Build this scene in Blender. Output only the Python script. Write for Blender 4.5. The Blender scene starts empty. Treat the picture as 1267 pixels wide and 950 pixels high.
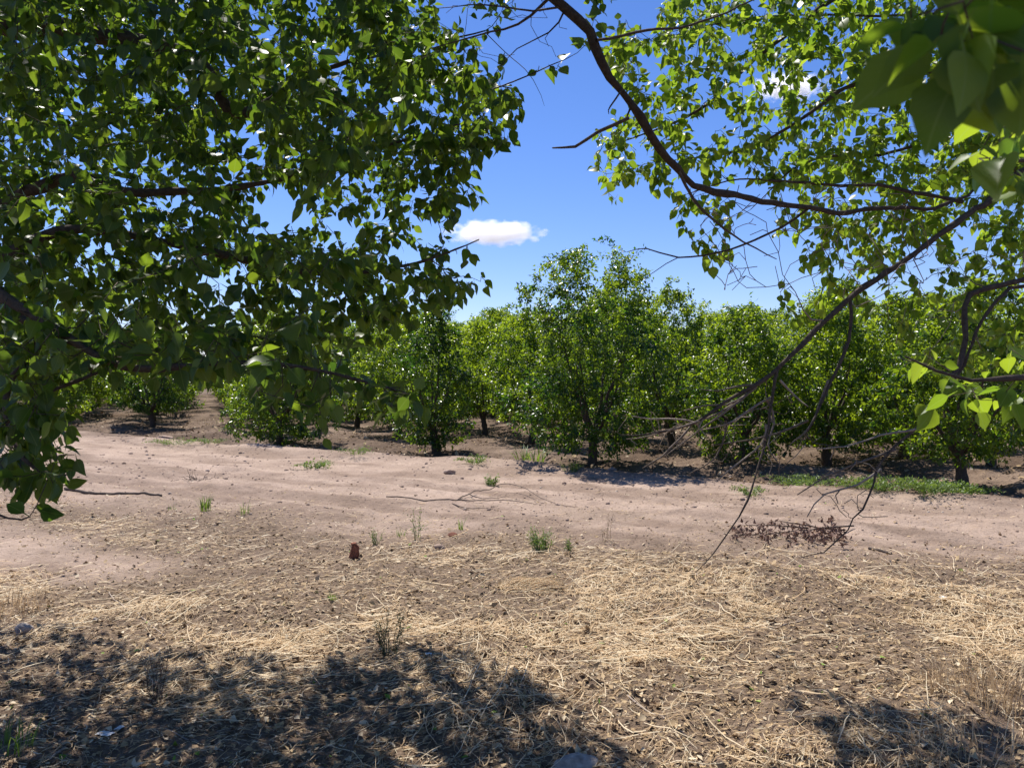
import bpy, math
import numpy as np
from mathutils import Vector

scene = bpy.context.scene
COL = scene.collection
F = 975.0            # focal length in pixels of the 1267 px wide photograph
CAMZ = 1.6
HORIZON = 462.0
PITCH = math.atan((475.0 - HORIZON) / F)     # camera looks down by this
SUN_EL = math.radians(58.0)
SUN_AZ = math.radians(24.0)                  # to the left of straight ahead
SUNDIR = np.array([-math.sin(SUN_AZ) * math.cos(SUN_EL), math.cos(SUN_AZ) * math.cos(SUN_EL), math.sin(SUN_EL)])
SHX, SHY = -SUNDIR[0] / SUNDIR[2], -SUNDIR[1] / SUNDIR[2]

# ------------------------------------------------------------------ helpers
def P(px, py, d):
    """world point seen at photo pixel (px, py), d metres ahead of the camera"""
    cx, cy = (px - 633.5) / F, (475.0 - py) / F
    c, s = math.cos(PITCH), math.sin(PITCH)
    fy, fz = c + cy * s, -s + cy * c
    return np.array([cx / fy * d, d, CAMZ + fz / fy * d])

def project(p):
    p = np.asarray(p, float)
    c, s = math.cos(PITCH), math.sin(PITCH)
    y, z = p[..., 1], p[..., 2] - CAMZ
    dep = np.maximum(y * c - z * s, 1e-3)
    up = y * s + z * c
    return 633.5 + F * p[..., 0] / dep, 475.0 - F * up / dep, dep

def G(px, py):
    """ground point (flat) at a photo pixel"""
    cx, cy = (px - 633.5) / F, (475.0 - py) / F
    c, s = math.cos(PITCH), math.sin(PITCH)
    fy, fz = c + cy * s, -s + cy * c
    d = -CAMZ / (fz / fy)
    return np.array([cx / fy * d, d])

def hash2(ix, iy, seed):
    h = (ix.astype(np.int64) * 374761393 + iy.astype(np.int64) * 668265263 + seed * 974634777) & 0xFFFFFFFF
    h = ((h ^ (h >> 13)) * 1274126177) & 0xFFFFFFFF
    return ((h ^ (h >> 16)) & 0xFFFF) / 65535.0

def vnoise(x, y, seed=0):
    ix, iy = np.floor(x), np.floor(y)
    fx, fy = x - ix, y - iy
    fx, fy = fx * fx * (3 - 2 * fx), fy * fy * (3 - 2 * fy)
    a, b = hash2(ix, iy, seed), hash2(ix + 1, iy, seed)
    c, d = hash2(ix, iy + 1, seed), hash2(ix + 1, iy + 1, seed)
    return (a + (b - a) * fx) * (1 - fy) + (c + (d - c) * fx) * fy - 0.5

def fbm(x, y, f, n=3, seed=0):
    t, a = 0.0, 1.0
    for i in range(n):
        t = t + a * vnoise(x * f + 17.3 * i, y * f - 9.1 * i, seed + i)
        a *= 0.5; f *= 2.03
    return t

def sstep(a, b, x):
    t = np.clip((x - a) / (b - a), 0, 1)
    return t * t * (3 - 2 * t)

def inpoly(px, py, poly):
    px, py = np.asarray(px, float), np.asarray(py, float)
    r = np.zeros(px.shape, bool)
    n = len(poly)
    for i in range(n):
        x0, y0 = poly[i]; x1, y1 = poly[(i + 1) % n]
        if y0 == y1: continue
        c = ((y0 > py) != (y1 > py)) & (px < (x1 - x0) * (py - y0) / (y1 - y0) + x0)
        r ^= c
    return r

def ground_z(x, y):
    x, y = np.asarray(x, float), np.asarray(y, float)
    d = np.sqrt(x * x + y * y)
    h = 0.05 * fbm(x, y, 0.30, 2, 3)
    u, v = 0.85 * x - 0.52 * y, 0.52 * x + 0.85 * y
    w = v + 0.5 * vnoise(u * 0.4, v * 0.1, 77)
    near = sstep(60, 25, d)
    h = h + near * (0.09 * np.exp(-((w - 11.3) / 0.45) ** 2) * (1 + 1.2 * vnoise(u * .7, v * .7, 78)) - 0.10 * np.exp(-((w - 12.5) / 0.45) ** 2))
    h = h + near * sstep(13.0, 13.6, w) * 0.06 * np.sin((0.93 * x + 0.37 * y) * 2 * math.pi / 2.75)
    for vc in (6.9, 8.6):
        h = h - 0.035 * np.exp(-((w - vc) / 0.22) ** 2) * near + 0.018 * np.exp(-((np.abs(w - vc) - .34) / 0.12) ** 2) * near
    rut = fbm(u * .16, v * 1.9, 1.0, 3, 83)
    h = h + near * .05 * rut * sstep(5.2, 6.5, v) * sstep(12, 11, v)
    h = h + near * sstep(11.4, 12.4, w) * (0.09 * fbm(x, y, 1.6, 3, 66) + .03 * fbm(x, y, 6.0, 2, 67) * sstep(24, 14, d))
    f1, f2, f3 = sstep(40, 15, d), sstep(22, 8, d), sstep(10, 4, d)
    h = h + f1 * 0.05 * fbm(x, y, 1.1, 2, 11)
    h = h + f2 * 0.034 * fbm(x, y, 4.6, 3, 21) + f3 * (0.014 * fbm(x, y, 13.0, 2, 31) + 0.007 * fbm(x, y, 34.0, 1, 37))
    return h

def smooth(me, flag=True):
    me.polygons.foreach_set('use_smooth', np.full(len(me.polygons), flag))

def mesh(name, V, faces, mat, parent=None, attrs=None, shade=True):
    """faces: list of int arrays (n, k) - each array one polygon size"""
    V = np.asarray(V, np.float32)
    me = bpy.data.meshes.new(name)
    me.vertices.add(len(V)); me.vertices.foreach_set('co', V.ravel())
    faces = [np.asarray(f, np.int32) for f in faces if len(f)]
    nl = sum(f.size for f in faces); npoly = sum(len(f) for f in faces)
    me.loops.add(nl); me.polygons.add(npoly)
    me.loops.foreach_set('vertex_index', np.concatenate([f.ravel() for f in faces]))
    tot = np.concatenate([np.full(len(f), f.shape[1], np.int32) for f in faces])
    st = np.concatenate([[0], np.cumsum(tot)[:-1]]).astype(np.int32)
    me.polygons.foreach_set('loop_start', st)
    me.update(calc_edges=True)
    if shade: smooth(me)
    for k, a in (attrs or {}).items():
        a = np.asarray(a, np.float32)
        if a.ndim == 1:
            at = me.attributes.new(k, 'FLOAT', 'POINT'); at.data.foreach_set('value', a)
        else:
            at = me.attributes.new(k, 'FLOAT_VECTOR', 'POINT'); at.data.foreach_set('vector', a.ravel())
    me.materials.append(mat)
    o = bpy.data.objects.new(name, me); COL.objects.link(o)
    if parent: o.parent = parent
    return o

def tag(o, label, cat, group=None):
    o['label'] = label; o['category'] = cat
    if group: o['group'] = group
    return o

def thing(name, label, cat, loc=(0, 0, 0), group=None):
    o = bpy.data.objects.new(name, None); COL.objects.link(o)
    o.empty_display_size = 0.1; o.location = [float(v) for v in loc]
    return tag(o, label, cat, group)

class MB:
    """collects pieces of one mesh"""
    def __init__(s): s.V, s.T, s.Q, s.A, s.n = [], [], [], [], 0
    def add(s, V, T=None, Q=None, a=0.5):
        V = np.asarray(V, float)
        if T is not None and len(T): s.T.append(np.asarray(T) + s.n)
        if Q is not None and len(Q): s.Q.append(np.asarray(Q) + s.n)
        s.V.append(V); s.A.append(np.broadcast_to(a, (len(V),))); s.n += len(V)
    def tube(s, pts, rad, sides=5, a=0.5):
        pts = np.asarray(pts, float); n = len(pts)
        if n < 2: return
        rad = np.broadcast_to(rad, (n,))
        tg = np.gradient(pts, axis=0); tg /= np.linalg.norm(tg, axis=1, keepdims=True) + 1e-9
        m = np.abs(tg).mean(0); ref = np.eye(3)[np.argmin(m)]
        s1 = np.cross(tg, ref); s1 /= np.linalg.norm(s1, axis=1, keepdims=True) + 1e-9
        s2 = np.cross(tg, s1)
        th = np.arange(sides) * 2 * math.pi / sides
        V = pts[:, None] + rad[:, None, None] * (np.cos(th)[None, :, None] * s1[:, None] + np.sin(th)[None, :, None] * s2[:, None])
        i = np.arange(n - 1)[:, None] * sides; j = np.arange(sides)[None]; k = (j + 1) % sides
        Q = np.stack([i + j, i + k, i + sides + k, i + sides + j], -1).reshape(-1, 4)
        V = V.reshape(-1, 3)
        V = np.vstack([V, pts[-1] + tg[-1] * rad[-1]])
        b = (n - 1) * sides; tip = n * sides
        T = np.stack([b + np.arange(sides), b + (np.arange(sides) + 1) % sides, np.full(sides, tip)], -1)
        s.add(V, T, Q, a)
    def build(s, name, mat, parent=None, shade=True):
        V = np.vstack(s.V)
        fs = []
        if s.T: fs.append(np.vstack(s.T))
        if s.Q: fs.append(np.vstack(s.Q))
        return mesh(name, V, fs, mat, parent, {'tint': np.concatenate(s.A)}, shade)

def unit(a):
    return a / (np.linalg.norm(a, axis=-1, keepdims=True) + 1e-9)

# leaf templates: (along, across, fold) ; across in half widths
def tmpl_apricot():
    rows = [(0.0, .10), (0.14, .66), (0.36, 1.0), (0.60, .86), (0.80, .50)]
    V = [(-0.42, -.022, 0), (-0.42, .022, 0)]
    for t, w in rows:
        V += [(t, -w, 0), (t, 0, 0), (t, w, 0)]
    V += [(1.06, 0, 0)]
    Q = [(0, 1, 4, 2)]; T = []
    T = [(2, 4, 3)]
    for r in range(len(rows) - 1):
        b = 2 + 3 * r
        Q += [(b, b + 1, b + 4, b + 3), (b + 1, b + 2, b + 5, b + 4)]
    b = 2 + 3 * (len(rows) - 1); t = b + 3
    T += [(b, b + 1, t), (b + 1, b + 2, t)]
    return np.array(V), np.array(T), np.array(Q)

def tmpl_small():
    V = np.array([(0, 0, 0), (0.42, -1, 0), (0.5, 0, 0), (0.42, 1, 0), (1.0, 0, 0)], float)
    T = np.array([(0, 1, 2), (0, 2, 3), (1, 4, 2), (2, 4, 3)])
    return V, T, np.zeros((0, 4), int)

def leaves(name, pos, axis, hint, size, aspect, fold, curl, tint, mat, tm, parent=None):
    TV, TT, TQ = tm
    N, K = len(pos), len(TV)
    ax = unit(axis); n = hint - (hint * ax).sum(1, keepdims=True) * ax; n = unit(n)
    si = np.cross(n, ax)
    a = TV[:, 0][None]; w = TV[:, 1][None] * (aspect * 0.5)[:, None]
    ab = np.clip(a, -0.2, 1.1)
    up = np.abs(w) * np.tan(fold)[:, None] - curl[:, None] * ab * np.abs(ab)
    S = size[:, None, None]
    V = pos[:, None] + S * (a[..., None] * ax[:, None] + w[..., None] * si[:, None] + up[..., None] * n[:, None])
    off = (np.arange(N) * K)[:, None, None]
    fs = []
    if len(TT): fs.append((TT[None] + off).reshape(-1, 3))
    if len(TQ): fs.append((TQ[None] + off).reshape(-1, 4))
    uv = np.zeros((N, K, 3)); uv[..., 0] = TV[:, 0]; uv[..., 1] = TV[:, 1] * 0.5
    return mesh(name, V.reshape(-1, 3), fs, mat, parent,
                {'tint': np.repeat(tint, K), 'leafuv': uv.reshape(-1, 3)})

# ------------------------------------------------------------------ materials
def new_mat(name):
    m = bpy.data.materials.new(name); m.use_nodes = True
    nt = m.node_tree
    for n in list(nt.nodes): nt.nodes.remove(n)
    out = nt.nodes.new('ShaderNodeOutputMaterial')
    def N(t, **k):
        n = nt.nodes.new(t)
        for a, b in k.items(): setattr(n, a, b)
        return n
    L = nt.links.new
    return m, nt, out, N, L

def mixc(N, L, fac, a, b, mode='MIX'):
    n = N('ShaderNodeMix', data_type='RGBA', blend_type=mode)
    for idx, v in ((0, fac), (6, a), (7, b)):
        if hasattr(v, 'is_linked'): L(v, n.inputs[idx])
        elif idx == 0: n.inputs[0].default_value = v
        else: n.inputs[idx].default_value = (*v, 1)
    return n.outputs[2]

def ramp(N, L, fac, stops):
    r = N('ShaderNodeValToRGB')
    while len(r.color_ramp.elements) < len(stops): r.color_ramp.elements.new(0.5)
    for e, (p, c) in zip(r.color_ramp.elements, stops):
        e.position = p; e.color = (*c, 1)
    L(fac, r.inputs[0]); return r.outputs[0]

def noise_tex(N, L, vec, scale, detail=4, rough=0.55):
    n = N('ShaderNodeTexNoise'); n.inputs['Scale'].default_value = scale
    n.inputs['Detail'].default_value = detail; n.inputs['Roughness'].default_value = rough
    if vec is not None: L(vec, n.inputs['Vector'])
    return n.outputs['Fac']

def leaf_mat(name, dark, light, trans_a, trans_b, rough, tfac, veins=False, spec=0.5):
    m, nt, out, N, L = new_mat(name)
    at = N('ShaderNodeAttribute', attribute_name='tint')
    col = mixc(N, L, at.outputs['Fac'], dark, light)
    tcol = mixc(N, L, at.outputs['Fac'], trans_a, trans_b)
    if veins:
        uv = N('ShaderNodeAttribute', attribute_name='leafuv')
        sx = N('ShaderNodeSeparateXYZ'); L(uv.outputs['Vector'], sx.inputs[0])
        ab = N('ShaderNodeMath', operation='ABSOLUTE'); L(sx.outputs['Y'], ab.inputs[0])
        mid = N('ShaderNodeMapRange'); mid.inputs[1].default_value = 0.035; mid.inputs[2].default_value = 0.0
        L(ab.outputs[0], mid.inputs[0])
        # side veins run forward from the midrib
        k = N('ShaderNodeMath', operation='MULTIPLY_ADD'); k.inputs[1].default_value = -0.9
        L(ab.outputs[0], k.inputs[0]); L(sx.outputs['X'], k.inputs[2])
        k2 = N('ShaderNodeMath', operation='MULTIPLY'); k2.inputs[1].default_value = 6.5; L(k.outputs[0], k2.inputs[0])
        fr = N('ShaderNodeMath', operation='FRACT'); L(k2.outputs[0], fr.inputs[0])
        sv = N('ShaderNodeMapRange'); sv.inputs[1].default_value = 0.10; sv.inputs[2].default_value = 0.0
        sv.inputs[4].default_value = 0.55
        L(fr.outputs[0], sv.inputs[0])
        mx = N('ShaderNodeMath', operation='MAXIMUM'); L(mid.outputs[0], mx.inputs[0]); L(sv.outputs[0], mx.inputs[1])
        sc = N('ShaderNodeMath', operation='MULTIPLY'); sc.inputs[1].default_value = 0.5; L(mx.outputs[0], sc.inputs[0])
        col = mixc(N, L, sc.outputs[0], col, (0.16, 0.22, 0.06))
        tcol = mixc(N, L, sc.outputs[0], tcol, (0.42, 0.55, 0.12))
    p = N('ShaderNodeBsdfPrincipled'); p.inputs['Roughness'].default_value = rough
    p.inputs['Specular IOR Level'].default_value = spec
    L(col, p.inputs['Base Color'])
    t = N('ShaderNodeBsdfTranslucent'); L(tcol, t.inputs['Color'])
    mx = N('ShaderNodeMixShader'); mx.inputs[0].default_value = tfac
    L(p.outputs[0], mx.inputs[1]); L(t.outputs[0], mx.inputs[2]); L(mx.outputs[0], out.inputs[0])
    return m

def tint_mat(name, stops, rough=0.85, scale=0, bump=0.0, spec=0.2, transl=0.0):
    m, nt, out, N, L = new_mat(name)
    at = N('ShaderNodeAttribute', attribute_name='tint')
    col = ramp(N, L, at.outputs['Fac'], stops)
    p = N('ShaderNodeBsdfPrincipled'); p.inputs['Roughness'].default_value = rough
    p.inputs['Specular IOR Level'].default_value = spec
    if scale:
        tc = N('ShaderNodeTexCoord')
        nz = noise_tex(N, L, tc.outputs['Object'], scale, 6, 0.65)
        v = ramp(N, L, nz, [(0.3, (0.55, 0.55, 0.55)), (0.7, (1.25, 1.25, 1.25))])
        col = mixc(N, L, 1.0, col, v, 'MULTIPLY')
        if bump:
            b = N('ShaderNodeBump'); b.inputs['Strength'].default_value = bump; b.inputs['Distance'].default_value = 0.01
            L(nz, b.inputs['Height']); L(b.outputs[0], p.inputs['Normal'])
    L(col, p.inputs['Base Color'])
    if transl:
        t = N('ShaderNodeBsdfTranslucent'); L(col, t.inputs['Color'])
        mx = N('ShaderNodeMixShader'); mx.inputs[0].default_value = transl
        L(p.outputs[0], mx.inputs[1]); L(t.outputs[0], mx.inputs[2]); L(mx.outputs[0], out.inputs[0])
    else:
        L(p.outputs[0], out.inputs[0])
    return m

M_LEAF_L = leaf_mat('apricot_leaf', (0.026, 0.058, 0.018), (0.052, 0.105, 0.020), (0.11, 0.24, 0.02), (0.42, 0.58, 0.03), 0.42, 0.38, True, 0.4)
M_LEAF_R = leaf_mat('apricot_leaf_pale', (0.045, 0.095, 0.018), (0.085, 0.155, 0.025), (0.20, 0.36, 0.02), (0.56, 0.70, 0.04), 0.42, 0.50, True, 0.4)  # paler and more translucent than the other apricot leaf
M_LEAF_O = leaf_mat('orchard_leaf', (0.020, 0.054, 0.011), (0.085, 0.155, 0.015), (0.07, 0.18, 0.010), (0.64, 0.80, 0.025), 0.32, 0.47, False, 0.55)  # dark end lowered to put interior crown shade into the colour
M_WEED = leaf_mat('weed_leaf', (0.06, 0.11, 0.02), (0.13, 0.20, 0.04), (0.2, 0.34, 0.04), (0.34, 0.46, 0.06), 0.5, 0.35)
M_WEED_DARK = leaf_mat('weed_leaf_dull', (0.035, 0.05, 0.02), (0.07, 0.09, 0.035), (0.08, 0.11, 0.03), (0.14, 0.18, 0.04), 0.6, 0.3)
M_BARK = tint_mat('bark', [(0, (0.055, 0.042, 0.034)), (0.5, (0.125, 0.094, 0.075)), (1, (0.24, 0.19, 0.155))], 0.9, 48, 1.0)
M_DEADWOOD = tint_mat('dead_twig', [(0, (0.10, 0.075, 0.06)), (1, (0.42, 0.34, 0.28))], 0.9, 40, 0.4)
M_STRAW = tint_mat('straw', [(0, (0.13, 0.095, 0.06)), (0.35, (0.36, 0.235, 0.125)), (0.7, (0.70, 0.50, 0.285)), (1, (0.86, 0.73, 0.52))], 0.6, 0, 0, 0.35, 0.32)
M_CHIP = tint_mat('dry_leaf_litter', [(0, (0.09, 0.058, 0.036)), (0.45, (0.26, 0.175, 0.10)), (0.8, (0.50, 0.36, 0.20)), (0.93, (0.6, 0.5, 0.36)), (0.96, (0.17, 0.25, 0.04)), (1, (0.20, 0.30, 0.05))], 0.75)
M_DRYLEAF = tint_mat('withered_leaf', [(0, (0.10, 0.055, 0.042)), (1, (0.32, 0.20, 0.15))], 0.7, 0, 0, 0.3, 0.1)
M_CLOD = tint_mat('clod', [(0, (0.22, 0.15, 0.11)), (0.6, (0.38, 0.275, 0.215)), (1, (0.55, 0.46, 0.38))], 0.95, 80, 0.4)
M_STONE = tint_mat('stone', [(0, (0.20, 0.17, 0.16)), (1, (0.48, 0.42, 0.38))], 0.9, 25, 0.5)
M_BRICK = tint_mat('brick', [(0, (0.20, 0.075, 0.05)), (1, (0.34, 0.15, 0.10))], 0.9, 45, 0.7)
M_PAPER = tint_mat('paper', [(0, (0.62, 0.60, 0.57)), (1, (0.8, 0.79, 0.76))], 0.8)

def ground_mat():
    m, nt, out, N, L = new_mat('orchard_soil')
    tc = N('ShaderNodeTexCoord'); co = tc.outputs['Object']
    at = N('ShaderNodeAttribute', attribute_name='litter')
    ao = N('ShaderNodeAttribute', attribute_name='soil_shade')
    n1 = noise_tex(N, L, co, 1.3, 5, 0.6); n2 = noise_tex(N, L, co, 22, 6, 0.7); n3 = noise_tex(N, L, co, 110, 4, 0.7)
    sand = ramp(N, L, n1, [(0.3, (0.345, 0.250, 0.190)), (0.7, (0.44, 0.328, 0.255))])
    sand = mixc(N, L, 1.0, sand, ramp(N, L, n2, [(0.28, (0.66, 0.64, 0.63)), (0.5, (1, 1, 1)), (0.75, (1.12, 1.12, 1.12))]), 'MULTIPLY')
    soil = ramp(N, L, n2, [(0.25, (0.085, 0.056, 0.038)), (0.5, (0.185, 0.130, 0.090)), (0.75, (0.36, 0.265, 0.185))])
    floor_tone = ramp(N, L, n2, [(0.25, (0.045, 0.030, 0.021)), (0.5, (0.105, 0.069, 0.047)), (0.75, (0.22, 0.15, 0.10))])  # brown orchard floor, darkened further to paint in shade under the trees
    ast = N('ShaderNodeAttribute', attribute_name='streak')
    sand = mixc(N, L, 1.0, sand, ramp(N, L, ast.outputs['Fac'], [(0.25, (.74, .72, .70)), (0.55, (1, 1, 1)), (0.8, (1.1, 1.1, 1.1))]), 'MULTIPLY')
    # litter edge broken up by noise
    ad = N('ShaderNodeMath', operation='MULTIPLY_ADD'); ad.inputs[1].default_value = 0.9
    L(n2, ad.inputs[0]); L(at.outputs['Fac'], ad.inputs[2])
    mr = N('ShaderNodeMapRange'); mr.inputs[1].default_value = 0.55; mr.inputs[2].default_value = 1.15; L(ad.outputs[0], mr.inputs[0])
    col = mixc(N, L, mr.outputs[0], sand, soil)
    col = mixc(N, L, ao.outputs['Fac'], col, floor_tone)
    fine = ramp(N, L, n3, [(0.3, (0.72, 0.72, 0.72)), (0.6, (1.08, 1.08, 1.08))])
    col = mixc(N, L, 0.8, col, fine, 'MULTIPLY')
    p = N('ShaderNodeBsdfPrincipled'); p.inputs['Roughness'].default_value = 0.95; p.inputs['Specular IOR Level'].default_value = 0.15
    L(col, p.inputs['Base Color'])
    b = N('ShaderNodeBump'); b.inputs['Strength'].default_value = 0.85; b.inputs['Distance'].default_value = 0.03
    sm = N('ShaderNodeMath', operation='MULTIPLY_ADD'); sm.inputs[1].default_value = 0.3; L(n3, sm.inputs[0]); L(n2, sm.inputs[2])
    L(sm.outputs[0], b.inputs['Height']); L(b.outputs[0], p.inputs['Normal'])
    L(p.outputs[0], out.inputs[0])
    return m

# ------------------------------------------------------------------ ground
def blob(px, py, cx, cy, rx, ry):
    q = ((px - cx) / rx) ** 2 + ((py - cy) / ry) ** 2
    return np.exp(-q * 0.9)

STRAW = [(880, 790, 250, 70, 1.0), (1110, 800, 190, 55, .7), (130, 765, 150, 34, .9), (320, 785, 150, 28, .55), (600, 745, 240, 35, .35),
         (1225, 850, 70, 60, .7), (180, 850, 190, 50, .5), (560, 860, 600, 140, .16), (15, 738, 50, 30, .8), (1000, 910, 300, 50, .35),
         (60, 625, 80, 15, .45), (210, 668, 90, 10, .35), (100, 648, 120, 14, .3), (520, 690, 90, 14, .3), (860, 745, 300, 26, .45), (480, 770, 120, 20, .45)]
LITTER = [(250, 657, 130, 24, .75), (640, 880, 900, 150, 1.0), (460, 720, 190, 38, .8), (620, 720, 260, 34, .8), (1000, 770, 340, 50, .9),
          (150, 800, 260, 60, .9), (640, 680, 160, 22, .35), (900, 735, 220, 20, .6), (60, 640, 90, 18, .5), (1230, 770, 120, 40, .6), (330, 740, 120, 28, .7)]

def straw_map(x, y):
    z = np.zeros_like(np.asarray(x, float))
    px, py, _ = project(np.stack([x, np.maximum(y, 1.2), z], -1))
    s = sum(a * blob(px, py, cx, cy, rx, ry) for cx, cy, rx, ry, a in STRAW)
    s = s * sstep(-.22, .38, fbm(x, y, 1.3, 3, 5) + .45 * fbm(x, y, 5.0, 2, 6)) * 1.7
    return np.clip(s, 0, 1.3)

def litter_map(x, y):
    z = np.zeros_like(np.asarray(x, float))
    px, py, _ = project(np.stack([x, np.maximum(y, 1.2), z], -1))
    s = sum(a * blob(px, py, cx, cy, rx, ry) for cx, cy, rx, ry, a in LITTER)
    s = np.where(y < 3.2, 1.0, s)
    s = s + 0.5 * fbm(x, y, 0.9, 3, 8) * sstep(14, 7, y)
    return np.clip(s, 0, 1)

def build_ground():
    ys = np.concatenate([[-60, -25, -10, -4, 0, 1.2, 2.0], np.geomspace(2.3, 30, 760), np.geomspace(31, 1500, 50)])
    us = np.linspace(-1, 1, 620)
    us = np.sign(us) * (0.8 * np.abs(us) + 0.2 * np.abs(us) ** 3)
    U, Y = np.meshgrid(us, ys)
    W = np.where(Y > 2.3, 0.85 * Y + 1.6, 3.56)
    W = np.where(Y < 2.2, 30.0, W); W = np.where(Y < -5, 80, W); W = np.where(Y > 30, W * 2, W)
    X = U * W
    ok = np.abs(X) < 0
    Z = ground_z(X, Y)
    n, m = Y.shape
    idx = np.arange(n * m).reshape(n, m)
    Q = np.stack([idx[:-1, :-1], idx[:-1, 1:], idx[1:, 1:], idx[1:, :-1]], -1).reshape(-1, 4)
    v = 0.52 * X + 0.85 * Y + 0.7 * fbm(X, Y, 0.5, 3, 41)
    soil_shade = sstep(11.0, 12.0, v) * (0.85 + 0.5 * np.clip(fbm(X, Y, 0.8, 3, 51), -.5, .5))  # mask of the brown floor with its painted shade
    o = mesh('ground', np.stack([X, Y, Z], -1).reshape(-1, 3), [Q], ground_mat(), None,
             {'litter': litter_map(X, Y).ravel(), 'soil_shade': np.clip(soil_shade, 0, 1).ravel(), 'streak': np.clip(.5 + .9 * fbm((.85 * X - .52 * Y) * .35, .52 * X + .85 * Y, 2.6, 4, 97), 0, 1).ravel()})
    o['kind'] = 'structure'
    o['label'] = 'dusty pinkish bare earth track and orchard floor'
    return o

# ------------------------------------------------------------------ branching
def densify(pts, rad, step=0.06):
    pts = np.asarray(pts, float)
    # Catmull-Rom
    p = np.vstack([2 * pts[0] - pts[1], pts, 2 * pts[-1] - pts[-2]])
    outp, outr = [], []
    for i in range(1, len(p) - 2):
        a, b, c, d = p[i - 1:i + 3]
        n = max(2, int(np.linalg.norm(c - b) / step))
        for t in np.arange(n) / n:
            outp.append(0.5 * (2 * b + (c - a) * t + (2 * a - 5 * b + 4 * c - d) * t * t + (3 * b - a - 3 * c + d) * t ** 3))
            outr.append(rad[i - 1] * (1 - t) + rad[i] * t)
    outp.append(pts[-1]); outr.append(rad[-1])
    return np.array(outp), np.array(outr)

class Skeleton:
    def __init__(s, rng): s.rng = rng; s.pos = np.zeros((120000, 3)); s.tan = np.zeros((120000, 3)); s.rad = np.zeros(120000); s.n = 0; s.paths = []
    def put(s, p, t, r):
        k = len(p); s.pos[s.n:s.n + k] = p; s.tan[s.n:s.n + k] = t; s.rad[s.n:s.n + k] = r; s.n += k
    def limb(s, pts, rad, rough=0.01):
        p, r = densify(pts, rad)
        if rough:
            nz = s.rng.normal(0, 1, p.shape); nz = (nz + np.roll(nz, 1, 0) + np.roll(nz, -1, 0)) / 3; nz[0] = 0
            p = p + nz * rough
        t = unit(np.gradient(p, axis=0)); s.put(p, t, r); return p, r
    def grow(s, targets, tip_r=0.0016, step=0.07, wig=0.03, taper=0.011, lead=0.45):
        targets = np.asarray(targets, float)
        d0 = np.array([np.min(np.linalg.norm(s.pos[:s.n] - t, axis=1)) for t in targets])
        new = []
        for t in targets[np.argsort(d0)]:
            d = np.linalg.norm(s.pos[:s.n] - t, axis=1)
            # prefer parents whose tangent already heads towards the target
            to = (t - s.pos[:s.n]) / (d[:, None] + 1e-6)
            cost = d * (1.25 - 0.35 * (to * s.tan[:s.n]).sum(1))
            i = int(np.argmin(cost)); L = d[i]
            if L < 0.03: continue
            k = max(3, int(L / step) + 1); u = np.linspace(0, 1, k)[:, None]
            p0 = s.pos[i].copy(); c = p0 + s.tan[i] * L * lead + s.rng.normal(0, .12 * L, 3)
            p = (1 - u) ** 2 * p0 + 2 * u * (1 - u) * c + u ** 2 * t
            w = s.rng.normal(0, wig * 0.4, p.shape); w[0] = 0
            p = p + w
            r0 = min(tip_r + taper * L, s.rad[i] * 0.7); r0 = max(r0, tip_r)
            r = r0 + (tip_r - r0) * u[:, 0]
            s.put(p[1:], unit(np.gradient(p, axis=0))[1:], r[1:])
            new.append((p, r))
        s.paths += new
        return new

def leaf_sites(paths, rng, length, spacing, jitter, skip=0.0):
    pos, tan = [], []
    for p, r in paths:
        seg = np.linalg.norm(np.diff(p, axis=0), axis=1); cum = np.concatenate([[0], np.cumsum(seg)]); L = cum[-1]
        a = max(0, L - length)
        s = np.arange(a, L, spacing)
        if len(s) == 0: s = np.array([L])
        s = np.clip(s + rng.normal(0, spacing * .4, len(s)), 0, L)
        s[-1] = L
        if skip: s = s[rng.random(len(s)) > skip]
        if len(s) == 0: continue
        q = np.stack([np.interp(s, cum, p[:, k]) for k in range(3)], -1)
        tg = unit(p[-1] - p[max(0, len(p) - 4)])
        pos.append(q); tan.append(np.repeat(tg[None], len(q), 0))
    pos, tan = np.vstack(pos), np.vstack(tan)
    return pos + rng.normal(0, jitter, pos.shape), tan

def apricot_leaves(name, groups, rng, mat, parent):
    """groups: (paths, length bearing leaves, spacing, (size, spread), droop, keep)"""
    PO, TA, SZ, DR = [], [], [], []
    for paths, length, spacing, size, droop, keep in groups:
        pos, tan = leaf_sites(paths, rng, length, spacing, .006)
        if keep is not None:
            k = keep(pos); pos, tan = pos[k], tan[k]
        PO.append(pos); TA.append(tan); n = len(pos)
        SZ.append(np.clip(size[0] * rng.lognormal(0, size[1] / size[0], n), size[0] * .4, size[0] * 1.55)); DR.append(np.full(n, droop))
    pos, tan, sz, droop = np.vstack(PO), np.vstack(TA), np.concatenate(SZ), np.concatenate(DR)
    N = len(pos)
    side = unit(np.cross(tan, rng.normal(0, 1, (N, 3))))
    ax = unit(0.55 * side + 0.35 * tan + np.array([0, 0, -1.0]) * (droop * rng.uniform(.1, 1.5, N))[:, None] + rng.normal(0, .27, (N, 3)))
    hint = unit(side * 0.5 + np.array([0, 0, .8]) + rng.normal(0, .6, (N, 3)))
    return leaves(name, pos + ax * sz[:, None] * 0.42, ax, hint, sz, rng.uniform(.66, .98, N), rng.uniform(.02, .65, N), rng.uniform(-.15, .5, N),
                  np.clip(rng.beta(1.5, 2.0, N), 0, 1), mat, TM_A, parent)

TM_A, TM_S = tmpl_apricot(), tmpl_small()

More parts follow.
